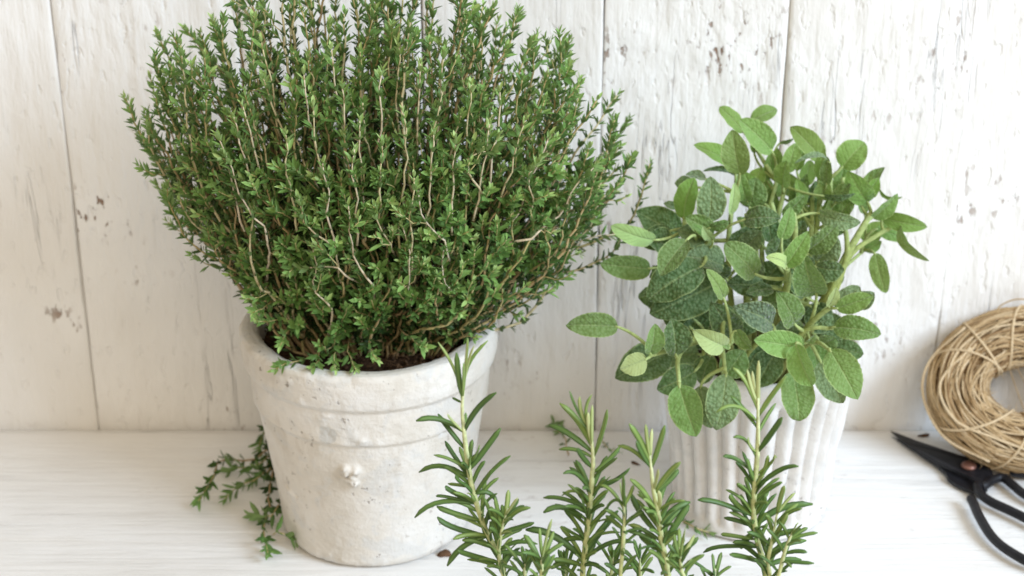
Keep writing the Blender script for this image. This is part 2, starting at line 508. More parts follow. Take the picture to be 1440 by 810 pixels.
PATCH = lump_at(460, 611, 0.006, -0.0006)
def pot_disp(ang, z, r):
    x = r * np.cos(ang); y = r * np.sin(ang); zz = np.broadcast_to(z, x.shape)
    p = np.stack([x, y, zz], -1)
    d = 0.00045 * fbm(p, 30, 4) + 0.0006 * fbm(p, 8, 2)
    rough = np.clip((fbm(p, 17, 2) - 0.1) * 2, 0, 1)
    d = d + 0.0007 * rough * fbm(p, 200, 2)
    top = np.clip((zz - 0.158) / 0.012, 0, 1)
    d = d + top * (0.0013 * fbm(p, 80, 3) - 0.0040 * np.clip(fbm(p, 45, 2) - 0.55, 0, 1))
    for (la, lz, s, h) in lumps:
        da = (ang - la + math.pi) % (2 * math.pi) - math.pi
        q = ((da * r) ** 2 + (zz - lz) ** 2) / (s * s)
        d = d + h * np.exp(-q ** 1.5) * (1 + 0.9 * fbm(p, 330, 2)) * (r > 0.065) * (zz > 0.004)
    return d
outer = [(0.0, 0.0), (0.064, 0.0), (0.0695, 0.002), (0.0712, 0.006), (0.0758, 0.05), (0.0815, 0.09), (0.0842, 0.1095), (0.0850, 0.1105), (0.0868, 0.113), (0.0886, 0.1385), (0.0890, 0.1395), (0.0922, 0.1435), (0.0934, 0.150), (0.0940, 0.160), (0.0936, 0.166), (0.0916, 0.1692), (0.088, 0.1700), (0.083, 0.1694), (0.0795, 0.167), (0.0782, 0.163), (0.0765, 0.14)]
mb = MB()
lathe(mb, dense(outer, 0.0012), 420, (0, 0, 0), pot_disp)
rel = None if PATCH is None else tuple(PATCH - TC)
PATCHES = [(rel, 0.0075, (0.50, 0.51, 0.50))] if rel else []
M_POT = pot_mat('whitewashed_clay', ((0.56, 0.515, 0.44), (0.71, 0.67, 0.605), (0.79, 0.775, 0.745), (0.62, 0.62, 0.605), (0.50, 0.44, 0.36)), 1, 0.0011, True, PATCHES)
mb.build('pot_body', M_POT, pot)
def soil(r, z, seedv):
    mb = MB(); nr, ns = 30, 110
    V = [(0, 0, z)]; f = []
    for i in range(1, nr + 1):
        for j in range(ns):
            a = 2 * math.pi * j / ns; rr = r * i / nr
            V.append((rr * math.cos(a), rr * math.sin(a), z))
    V = np.array(V); q = V.copy(); q[:, 2] += seedv
    V[:, 2] += 0.003 * fbm(q, 60, 4) + 0.003 * fbm(q, 25, 2) - 0.004 * (np.hypot(V[:, 0], V[:, 1]) / r) ** 4
    for j in range(ns): f.append((0, 1 + j, 1 + (j + 1) % ns))
    for i in range(nr - 1):
        for j in range(ns):
            k = (j + 1) % ns
            f.append((1 + i * ns + j, 1 + (i + 1) * ns + j, 1 + (i + 1) * ns + k, 1 + i * ns + k))
    mb.add(V, f); return mb
so = soil(0.0785, 0.156, 1.0).build('soil', M_SOIL, pot)
mb = MB()                                     # crumbs and fibres lying on the soil
for k in range(900):
    a = random.uniform(0, 6.283); r = 0.077 * math.sqrt(random.random())
    c = np.array([r * math.cos(a), r * math.sin(a), 0.1565 - 0.004 * (r / .0785) ** 4 + random.uniform(-0.001, 0.0025)])
    if random.random() < 0.3:
        d = nrm(rng.normal(size=3) * (1, 1, 0.25)) * random.uniform(0.003, 0.007)
        tube(mb, [c - d, c + d * 0.1 + (0, 0, 0.0006), c + d], random.uniform(0.00025, 0.0005), 4)
    else:
        s = random.uniform(0.0006, 0.0022)
        v = nrm(rng.normal(size=(6, 3)) * 0.25 + np.array([(1, 0, 0), (-1, 0, 0), (0, 1, 0), (0, -1, 0), (0, 0, 1), (0, 0, -1)])) * s + c
        mb.add(v, [(0, 2, 4), (2, 1, 4), (1, 3, 4), (3, 0, 4), (2, 0, 5), (1, 2, 5), (3, 1, 5), (0, 3, 5)])
tag(mb.build('soil_crumbs', M_SOILBIT, so, (0, 0, 0), False), kind='stuff')

# ------------------------------------------------------------------ thyme
LEAF_S = np.array([[0, 0, 0], [-.46, .34, .07], [0, .34, 0], [.46, .34, .07], [-.40, .70, .06], [0, .70, .01], [.40, .70, .06], [0, 1, .03]])
LEAF_F = [(0, 2, 1), (0, 3, 2), (1, 2, 5, 4), (2, 3, 6, 5), (4, 5, 7), (5, 6, 7)]
def small_leaves(mb, base, dirs, ups, length, width, age):
    """many small folded leaves in one go"""
    base = np.asarray(base); d = nrm(dirs); side = nrm(np.cross(d, ups)); up = np.cross(side, d)
    V = base[:, None] + side[:, None] * (LEAF_S[None, :, 0:1] * width[:, None, None]) + d[:, None] * (LEAF_S[None, :, 1:2] * length[:, None, None]) + up[:, None] * (LEAF_S[None, :, 2:3] * length[:, None, None] * 1.4)
    F_ = []
    for k in range(len(base)):
        o = k * 8
        F_.extend([tuple(i + o for i in q) for q in LEAF_F])
    mb.add(V.reshape(-1, 3), F_, np.repeat(age, 8))
def thyme_sprig(pts, bare=0.0, scale=1.0, young=1.0, stem_age=None, dense_=1.0, r0=0.0011, branch=0):
    """returns (stem mesh builder, leaf mesh builder); pts run base -> tip"""
    pts = np.asarray(pts, float)
    seg = np.linalg.norm(np.diff(pts, axis=0), axis=1); L = np.concatenate([[0], np.cumsum(seg)]); tot = L[-1]
    n = max(6, int(tot / 0.008))
    ss = np.linspace(0, tot, n)
    q = np.stack([np.interp(ss, L, pts[:, k]) for k in range(3)], 1)
    q[1:-1] += rng.normal(size=(n - 2, 3)) * 0.0007
    st = MB()
    frac = ss / tot
    dt = tot - ss
    if stem_age is None:
        ag = 0.30 + 0.5 * np.clip(1 - dt / 0.07, 0, 1) + rng.uniform(-0.08, 0.12)
        ag = np.clip(ag, 0, 0.82)
    else: ag = np.full(n, stem_age)
    tube(st, q, np.clip(r0 * (0.45 + 0.55 * np.clip(dt / 0.09, 0, 1)), 0.0004, 1), 5, ag)
    lv = MB()
    t, N, B = frames(q)
    for kk in range(branch):                  # short side shoots
        d_ = random.uniform(.012, min(.09, tot * .7)); i = max(1, min(n - 2, int((tot - d_) / tot * (n - 1))))
        a_ = random.uniform(0, 6.28); rad = math.cos(a_) * N[i] + math.sin(a_) * B[i] + np.array([0, -.35, 0])
        l_ = random.uniform(.010, .026) * min(1, .5 + d_ / .05)
        e_ = q[i] + nrm(t[i] * random.uniform(.5, 1.1) + rad * random.uniform(.5, 1.0)) * l_ 
        m_ = q[i] + (t[i] * .25 + nrm(rad) * .45) * l_
        s2, l2 = thyme_sprig(bez(q[i], m_, e_ + np.array([0, 0, .25 * l_]), 6), bare=.12, scale=scale * .92, young=young, r0=r0 * .6, dense_=.8)
        st.add(np.concatenate(s2.v), s2.f, np.concatenate(s2.a))
        if l2.n: lv.add(np.concatenate(l2.v), l2.f, np.concatenate(l2.a))
    B_, D_, U_, Ln, Wd, Ag = [], [], [], [], [], []
    d = 0.0; k = 0
    ph = random.uniform(0, 6.28)
    while d < tot * (1 - bare):
        s = tot - d
        c = np.array([np.interp(s, ss, q[:, j]) for j in range(3)]); i = min(n - 1, int(s / tot * (n - 1)))
        tt = t[i]; k += 1
        tipf = math.exp(-d / 0.018)
        ang0 = ph + k * math.pi / 2 + random.uniform(-.3, .3)
        big = (0.0074 + 0.0022 * math.exp(-((d - 0.012) / 0.02) ** 2)) * scale
        if d < 0.004: big *= 0.7
        a_ = np.clip(0.44 * math.exp(-d / 0.065) + 0.42 * tipf * young + 0.12 + random.uniform(-.1, .1), 0, 1)
        for sgn in (0, math.pi):
            rad = math.cos(ang0 + sgn) * N[i] + math.sin(ang0 + sgn) * B[i]
            op = random.uniform(0.65, 1.3) * (1 - 0.5 * math.exp(-d / 0.006))
            dirv = tt * math.cos(op) + rad * math.sin(op) + np.array([0, -0.08, 0.12])
            B_.append(c); D_.append(dirv); U_.append(tt + 0.001); l_ = big * random.uniform(.85, 1.2); Ln.append(l_); Wd.append(l_ * random.uniform(.30, .39)); Ag.append(a_)
            for m in range(2 if d > 0.008 else 1):
                if random.random() < 0.85 * dense_:
                    a2 = ang0 + sgn + random.uniform(-.9, .9)
                    rad2 = math.cos(a2) * N[i] + math.sin(a2) * B[i]
                    op = random.uniform(0.3, 1.0)
                    l_ = big * random.uniform(.5, .85)
                    B_.append(c + rad2 * 0.0012); D_.append(tt * math.cos(op) + rad2 * math.sin(op)); U_.append(tt - rad2 * .4)
                    Ln.append(l_); Wd.append(l_ * .37); Ag.append(min(1, a_ + random.uniform(-.05, .15)))
        d += (0.0030 + 0.0048 * min(1, d / 0.025)) * random.uniform(.8, 1.25) / max(0.6, dense_)
    if B_:
        small_leaves(lv, np.array(B_), np.array(D_), np.array(U_), np.array(Ln), np.array(Wd), np.array(Ag))
    return st, lv

thyme = empty('thyme_plant', TC + (0, 0, 0.15), 'large bushy thyme with tiny leaves on upright woody sprigs in the clay pot', 'herb plant')
TORG = TC + np.array([0, 0, 0.15])
NSPRIG = 0
sh_st, sh_lv = MB(), MB()
def add_sprig(pts, limit=300, **kw):
    global NSPRIG
    st, lv = thyme_sprig(pts, **kw)
    if NSPRIG >= limit:                       # past the limit: joined with the other small shoots
        sh_st.add(np.concatenate(st.v), st.f, np.concatenate(st.a))
        if lv.n: sh_lv.add(np.concatenate(lv.v), lv.f, np.concatenate(lv.a))
        return None
    NSPRIG += 1
    o = st.build('sprig', M_TSTEM, thyme, TORG)
    if lv.n:
        tag(lv.build('leaves', M_THYME, o, TORG), kind='stuff')
    return o
OUT = [(352, 420), (318, 372), (285, 330), (240, 285), (222, 245), (205, 205), (180, 145), (205, 118), (222, 48), (262, 40), (300, 30), (318, -30), (400, -70), (520, -90), (620, -70), (680, -20), (705, 20), (760, 8), (800, 62), (812, 110), (870, 140), (885, 175), (868, 205), (905, 232), (872, 262), (850, 300), (828, 345), (770, 378), (715, 388), (690, 402), (655, 428), (600, 448), (540, 456), (490, 474), (430, 474), (385, 448)]
def inside(u, v, poly=OUT):
    c = False; j = len(poly) - 1
    for i in range(len(poly)):
        (x0, y0), (x1, y1) = poly[i], poly[j]
        if (y0 > v) != (y1 > v) and u < (x1 - x0) * (v - y0) / (y1 - y0) + x0: c = not c
        j = i
    return c
def front_y(u, v):
    """how far forward the leafy face of the bush stands"""
    s = (v + 60) / 540.0
    bulge = 0.085 * math.sin(max(0.0, min(1.0, 0.15 + 0.85 * s)) * math.pi * 0.80) ** 0.7 + 0.015
    cu = 530 + (s - .5) * 20; hw = 350 if v < 250 else 350 - (v - 250) * 0.85
    e = max(0.0, 1 - ((u - cu) / hw) ** 2)
    return TC[1] - 0.01 - bulge * math.sqrt(e)
def fan_dir(p):
    c = TC + np.array([0, 0.01, 0.06])
    d = nrm(p - c)
    return nrm(d * (1.0, 0.55, 1.0) + np.array([0.0, 0, 0.45]))
def sprig_path(tip, rr=0.041, tipdir=None, wig=0.011):
    td = nrm(fan_dir(tip) + rng.normal(size=3) * (.24, .16, .12)) if tipdir is None else nrm(tipdir)
    off = (tip - TC)[:2]
    b = np.array([TC[0] + np.clip(off[0] * 0.38, -rr, rr) + random.uniform(-.012, .012), TC[1] + np.clip(off[1] * 0.45, -0.022, rr) + random.uniform(-.012, .012), 0.152])
    L = np.linalg.norm(tip - b)
    c1 = b + nrm(nrm(tip - b) + np.array([off[0] * 1.5, off[1] * 1.5, 0.3])) * L * 0.35
    c2 = tip - td * L * 0.4
    t = np.linspace(0, 1, 14)[:, None]
    q = (1 - t) ** 3 * b + 3 * t * (1 - t) ** 2 * c1 + 3 * t * t * (1 - t) * c2 + t ** 3 * tip
    ph = rng.uniform(0, 6.28, 3); fr = rng.uniform(4, 9)
    q = q + wig * np.sin(t * fr + ph) * (t * (1 - t) * 3)
    # keep off the wall
    q[:, 1] = np.minimum(q[:, 1], WALL_Y - 0.012)
    return q
tips = []
# sprigs that draw the outline of the bush
for (u, v, dy) in [(176, 138, 0), (196, 190, .02), (222, 48, .03), (245, 52, .0), (262, 42, .04), (300, 30, .02), (316, 70, .05), (232, 105, .01), (212, 112, .04), (210, 215, .05), (232, 270, .03), (258, 300, .05), (240, 240, .0),
                   (728, 14, .02), (762, 10, .04), (800, 58, .02), (790, 62, .06), (815, 112, .03), (812, 150, .05), (868, 134, .03), (884, 168, .06), (872, 206, .02), (914, 230, .04), (862, 270, .05), (840, 250, .0), (878, 325, .01), (770, 365, .04), (800, 90, .0), (700, 30, .05), (668, 10, .05), (745, 60, .0), (280, 60, .08), (340, 10, .06)]:
    tips.append((u, v, TC[1] - 0.01 + dy))
cnt = 0
for v0 in np.arange(-75, 400, 46):
    for u0 in np.arange(180, 900, 34):
        u = u0 + random.uniform(-14, 14) + (15 if int(v0 / 46) % 2 else 0); v = v0 + random.uniform(-20, 20)
        if inside(u, v):
            tips.append((u, v, front_y(u, v) + random.uniform(-0.004, 0.02)))
nfront = len(tips)
for (u, v, Yt) in tips:
    tip = P(u, v, Yt)
    low = v > 330
    if v < 30 and random.random() < .4: continue
    add_sprig(sprig_path(tip), bare=0.05 if low else 0.12, scale=random.uniform(.92, 1.12), dense_=1.15 if low else 1.0,
              young=random.uniform(.55, 1.1), r0=random.uniform(.0009, .0013), branch=random.choice([0, 1, 2, 3]), stem_age=random.choice([None, .5, .6, .72, .86]))
# the deeper, shaded layers of the bush, too hidden to pick apart
st_all, lv_all = MB(), MB()
for dy in (0.045, 0.085):
    for v0 in np.arange(-60, 430, 58):
        for u0 in np.arange(190, 880, 42):
            u = u0 + random.uniform(-20, 20); v = v0 + random.uniform(-26, 26)
            if not inside(u, v): continue
            Yt = min(front_y(u, v) + dy + random.uniform(-.012, .012), WALL_Y - 0.02)
            st, lv = thyme_sprig(sprig_path(P(u, v, Yt)), bare=0.15, dense_=0.9, young=.7)
            for a, b in ((st, st_all), (lv, lv_all)):
                if a.n: b.add(np.concatenate(a.v), a.f, np.concatenate(a.a))
o = tag(st_all.build('inner_sprigs', M_TSTEM, thyme, TORG), kind='stuff')
tag(lv_all.build('leaves', M_THYME, o, TORG), kind='stuff')
# pale bare bent stems that show on the front of the bush
for poly in [[(462, 470), (466, 432), (440, 405), (446, 378), (440, 352)], [(528, 430), (524, 400), (498, 362), (494, 322), (490, 290)], [(480, 410), (470, 350), (432, 318), (420, 280)],
             [(632, 380), (628, 345), (596, 308), (588, 268)], [(684, 278), (672, 262), (655, 238), (662, 216), (690, 212), (700, 192)], [(700, 346), (742, 336), (790, 300), (806, 262), (838, 232)],
             [(372, 420), (376, 335), (345, 288), (318, 220)], [(578, 430), (572, 392), (576, 350), (566, 318)], [(556, 362), (550, 340), (532, 320), (530, 290)], [(640, 420), (632, 405), (622, 380), (624, 352)],
             [(510, 400), (480, 385), (460, 372), (408, 382)], [(735, 300), (752, 285), (742, 250), (760, 225)], [(372, 440), (366, 415), (356, 385)], [(760, 375), (800, 352), (838, 330), (880, 328)]]:
    pts = [P(u, v, front_y(u, v) - 0.005 + 0.022 * (k == 0)) for k, (u, v) in enumerate(poly)]
    add_sprig(spline(pts, 16), bare=0.42, young=1.1, scale=1.05, stem_age=random.choice([.88, .92, .97]), r0=.00095, branch=2)
# straight pale stems on the face
for (u, v, lean) in [(330, 165, .25), (425, 105, .2), (400, 190, .12), (343, 150, .25), (468, 70, .12), (505, 170, .06), (535, 200, .0), (535, 100, .02), (570, 160, -.02), (608, 185, -.05), (497, 210, .03), (590, 90, -.04), (622, 75, -.06), (660, 120, -.08), (705, 130, -.12), (440, 150, .12), (370, 60, .2), (560, 60, .0), (690, 175, -.2), (305, 190, .3), (740, 170, -.3), (775, 190, -.45), (480, 120, .06), (640, 195, -.05), (455, 230, .1), (580, 250, 0)]:
    pts = [P(u + lean * s + random.uniform(-3, 3), v + s, front_y(u, v) - 0.007 + 0.012 * (s / 130.0) ** 2) for s in (135, 100, 70, 35, 0)]
    add_sprig(spline(pts, 14), bare=0.25, young=1.15, scale=1.05, dense_=.75, stem_age=random.choice([.9, .93, .86]), r0=.0010)
# short leafy side shoots that cover the lower face
for v0 in np.arange(235, 485, 27):
    for u0 in np.arange(270, 830, 31):
        u = u0 + random.uniform(-15, 15); v = v0 + random.uniform(-12, 12)
        if not inside(u, v) or random.random() < .25: continue
        tip = P(u, v, front_y(u, v) - random.uniform(0.0, 0.008))
        d = nrm(np.array([(u - 520) / 420.0 + random.uniform(-.45, .45), -.35, random.uniform(.25, 1.0)]))
        L = random.uniform(.018, .036)
        b = tip - d * L + np.array([0, .012, -.004]); b[2] = max(b[2], .158)
        add_sprig(bez(b, tip - d * L * .4, tip, 7), limit=288, bare=0.0, scale=random.uniform(.9, 1.1), dense_=1.1, young=random.uniform(.5, 1.1), r0=.0007, branch=random.choice([0, 1]))
# low sprigs spilling over the front rim
for poly in [[(470, 480), (440, 500), (412, 510), (388, 522)], [(480, 470), (470, 500), (472, 522)], [(490, 475), (492, 500), (500, 520)], [(455, 480), (448, 505), (440, 518)], [(500, 480), (520, 490), (530, 505)], [(400, 440), (386, 450), (362, 452)], [(390, 420), (372, 430), (356, 440)], [(560, 460), (585, 480), (600, 488)], [(420, 455), (402, 470), (394, 486)], [(620, 430), (640, 440), (650, 442)]]:
    m = len(poly) - 1
    pts = [P(u, v, TC[1] - 0.055 - 0.032 * k / m) for k, (u, v) in enumerate(poly)]
    for q in pts: q[2] = max(q[2], 0.1605 if math.hypot(q[0] - TC[0], q[1] - TC[1]) < 0.077 else 0.1735)
    add_sprig(spline(pts, 10), bare=0.1, young=1.0, scale=.95, r0=.0008)

if sh_st.n:
    o = tag(sh_st.build('side_shoots', M_TSTEM, thyme, TORG), kind='stuff')
    tag(sh_lv.build('leaves', M_THYME, o, TORG), kind='stuff')

# ------------------------------------------------------------------ cut sprigs on the table
def cutting(name, polys, label, z=0.006, group=None, scale=1.0, cat='herb cutting', young=.6, zs=None):
    p0 = PZ(*polys[0][0], z); p0[2] = 0
    r = empty(name, p0, label, cat, group)
    for poly in polys:
        n = len(poly)
        pts = [PZ(u, v, (z + 0.004 * math.sin(k * 1.7)) if zs is None else zs[min(k, len(zs) - 1)]) for k, (u, v) in enumerate(poly)]
        pts[-1][2] = max(0.003, pts[-1][2] * .6)
        st, lv = thyme_sprig(spline(pts, 14), bare=.05, scale=scale, young=young, dense_=.85, r0=.0008)
        for b in (st, lv):
            for v_ in b.v: v_[:, 2] = np.maximum(v_[:, 2], 0.0004)
        o = st.build('sprig', M_TSTEM, r, p0)
        tag(lv.build('leaves', M_THYME, o, p0), kind='stuff')
    return r
cutting('thyme_cutting', [[(392, 606), (372, 636), (345, 650), (312, 645), (300, 672), (278, 695)], [(390, 620), (368, 650), (340, 660), (320, 655)], [(384, 640), (360, 676), (335, 682), (316, 696)], [(390, 640), (378, 690), (380, 712), (372, 740), (376, 768)], [(398, 690), (384, 725), (372, 722), (354, 720)], [(388, 600), (376, 600), (368, 618), (362, 632)], [(392, 640), (375, 665), (366, 660), (356, 672)], [(384, 752), (398, 748), (414, 752)]],
        'trailing cut thyme sprigs lying on the table beside the clay pot', 0.012, scale=1.25, young=.45)
cutting('thyme_cutting', [[(800, 640), (792, 612), (782, 600), (778, 590)], [(792, 612), (788, 596)]], 'tiny thyme twig on the table at the foot of the wall planks', 0.006, scale=.9, young=.5)
cutting('thyme_cutting', [[(846, 612), (850, 628), (862, 634), (872, 640)]], 'short brownish thyme twig on the table between the two potted herbs', 0.004, scale=.5, young=.2)
cutting('thyme_cutting', [[(955, 730), (975, 742), (995, 748), (1012, 752)], [(985, 744), (1000, 738)]], 'small bright thyme sprig lying at the base of the ribbed pot', 0.005, scale=.8, young=1.3)
def chip(u, v, sx, sy, h, label, rot=0.0):
    c = PZ(u, v, 0.0)
    mb = MB(); V = []; f = []
    nr, ns = 5, 14
    V.append((0, 0, h))
    for i in range(1, nr + 1):
        for j in range(ns):
            a = 2 * math.pi * j / ns; q = i / nr
            w = 1 + .25 * math.sin(3 * a + u) + .15 * math.sin(5 * a)
            x, y = sx * q * w * math.cos(a), sy * q * w * math.sin(a)
            V.append((x * math.cos(rot) - y * math.sin(rot), x * math.sin(rot) + y * math.cos(rot), h * math.sqrt(max(0, 1 - q * q)) - 0.0007 + random.uniform(-.0003, .0003)))
    for j in range(ns): f.append((0, 1 + j, 1 + (j + 1) % ns))
    for i in range(nr - 1):
        for j in range(ns):
            k = (j + 1) % ns
            f.append((1 + i * ns + j, 1 + (i + 1) * ns + j, 1 + (i + 1) * ns + k, 1 + i * ns + k))
    mb.add(V, f)
    o = mb.build('soil_crumb', M_CHIP); o.location = Vector([float(x) for x in c])
    tag(o, label, 'crumb')
chip(626, 779, .0055, .0035, .004, 'dark brown crumb of soil beside the foot of the clay pot', .2)
chip(1300, 612, .005, .002, .0018, 'small brown scrap on the table under the coil of twine', .3)
chip(893, 651, .004, .0012, .0016, 'thin brown scrap beside the ribbed white pot', -.7)

# ------------------------------------------------------------------ sage pot
SC = np.array([0.184, 1.177, 0.0])
pot2 = empty('ribbed_pot', SC, 'ribbed off-white pot with vertical flutes holding the sage', 'flower pot')
NR = 30
def rib_disp(ang, z, r):
    zz = np.broadcast_to(z, (np.broadcast(ang, z).shape)); rr = np.broadcast_to(r, zz.shape); aa = np.broadcast_to(ang, zz.shape)
    p = np.stack([rr * np.cos(aa), rr * np.sin(aa), zz + 3], -1)
    ph = aa * NR / 2 + 0.25 * fbm(p, 12, 2)
    rib = np.abs(np.sin(ph)) ** 0.75
    m = np.clip((zz - 0.010) / 0.006, 0, 1) * np.clip((0.124 - zz) / 0.006, 0, 1) * (rr > 0.05)
    return (rib - 0.8) * 0.0062 * m + 0.0006 * fbm(p, 50, 3) + 0.0007 * fbm(p, 14, 2)
prof2 = [(0.0, 0.0), (0.054, 0.0), (0.0585, 0.002), (0.0595, 0.007), (0.0590, 0.011), (0.062, 0.05), (0.0672, 0.09), (0.0722, 0.124), (0.0735, 0.127), (0.0755, 0.131), (0.076, 0.138), (0.075, 0.142), (0.0725, 0.1432), (0.0695, 0.142), (0.0682, 0.138), (0.066, 0.11)]
mb = MB(); lathe(mb, dense(prof2, 0.0016), 544, (0, 0, 0), rib_disp)
M_POT2 = pot_mat('offwhite_ribbed_clay', ((0.62, 0.58, 0.53), (0.72, 0.70, 0.67), (0.80, 0.79, 0.77), (0.60, 0.59, 0.57), (0.50, 0.46, 0.40)), 1, 0.0009, True)
mb.build('pot_body', M_POT2, pot2)
soil(0.0675, 0.130, 9.0).build('soil', M_SOIL, pot2)

# ------------------------------------------------------------------ sage
SORG = SC + np.array([0, 0, 0.125])
sage = empty('sage_plant', SORG, 'sage with broad velvety grey-green leaves on pale stems in the ribbed pot', 'herb plant')
stem_samples = []
def sage_stem(px, ys, r0, r1):
    pts = [P(u, v, y) for (u, v), y in zip(px, ys)]
    b = np.array([SC[0] + (pts[0][0] - SC[0]) * .55, SC[1] + (pts[0][1] - SC[1]) * .55, 0.128])
    q = spline([b] + pts, 22)
    mb = MB(); tube(mb, q, np.linspace(r0, r1, 22), 8, np.linspace(.25, 1, 22))
    mb.build('stem', M_SSTEM, sage, SORG)
    stem_samples.extend(q.tolist())
for px, ys, r0, r1 in [
    ([(1030, 440), (1024, 350), (1032, 270)], (1.15, 1.155, 1.16), .0026, .0016),
    ([(1010, 420), (985, 350), (965, 322)], (1.13, 1.13, 1.14), .0026, .0017),
    ([(1075, 420), (1072, 340), (1092, 255)], (1.16, 1.18, 1.19), .0026, .0015),
    ([(1088, 410), (1090, 330), (1104, 262)], (1.16, 1.18, 1.185), .0028, .0016),
    ([(1062, 400), (1063, 340), (1060, 300)], (1.15, 1.165, 1.18), .0026, .0015),
    ([(1110, 390), (1118, 330), (1116, 300)], (1.13, 1.13, 1.13), .0026, .0018),
    ([(1128, 400), (1150, 310), (1152, 245)], (1.18, 1.19, 1.195), .0028, .0016),
    ([(1135, 400), (1165, 320), (1168, 250)], (1.19, 1.2, 1.2), .0028, .0015),
    ([(1140, 410), (1178, 300), (1186, 250)], (1.18, 1.2, 1.2), .0026, .0014),
    ([(1160, 420), (1190, 360), (1210, 325), (1225, 300)], (1.14, 1.15, 1.16, 1.165), .0036, .0022),
    ([(1170, 420), (1195, 360), (1235, 330), (1266, 314)], (1.14, 1.155, 1.165, 1.17), .0026, .0014),
    ([(1160, 425), (1188, 370), (1190, 330), (1180, 305)], (1.13, 1.14, 1.14, 1.145), .0026, .0016),
    ([(1150, 430), (1180, 384), (1215, 352)], (1.15, 1.17, 1.19), .0018, .0012),
    ([(1050, 420), (1048, 350), (1050, 300)], (1.14, 1.15, 1.16), .0028, .0017),
    ([(1096, 400), (1098, 340), (1085, 285)], (1.15, 1.17, 1.18), .0028, .0017),
    ([(1120, 400), (1140, 330), (1142, 270)], (1.17, 1.185, 1.2), .0026, .0017),
    ([(1130, 470), (1145, 450), (1168, 432)], (1.10, 1.09, 1.085), .0028, .0016),
    ([(1120, 480), (1140, 462), (1172, 462)], (1.09, 1.08, 1.075), .0022, .0013),
    ([(1000, 470), (960, 486), (915, 500)], (1.10, 1.07, 1.05), .0024, .0015),
    ([(1040, 480), (1030, 480), (1024, 486)], (1.08, 1.06, 1.045), .0022, .0014),
    ([(1105, 410), (1108, 390), (1106, 376)], (1.11, 1.1, 1.09), .0030, .0022),
    ([(1130, 490), (1150, 482), (1166, 492)], (1.09, 1.06, 1.045), .0020, .0013),
    ([(1020, 450), (1016, 480), (1020, 524)], (1.10, 1.08, 1.055), .0020, .0013),
    ([(985, 480), (955, 500), (955, 540)], (1.10, 1.06, 1.035), .0022, .0014),
    ([(1050, 500), (1090, 470), (1128, 488)], (1.10, 1.07, 1.042), .0020, .0012),
]:
    sage_stem(px, ys, r0, r1)
stem_samples = np.array(stem_samples)
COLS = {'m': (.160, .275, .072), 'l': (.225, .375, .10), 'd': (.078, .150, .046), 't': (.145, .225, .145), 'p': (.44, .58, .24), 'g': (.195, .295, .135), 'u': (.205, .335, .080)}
PEB = {'m': .7, 'l': .45, 'd': .95, 't': 1.2, 'p': .15, 'g': 1.0, 'u': .25}
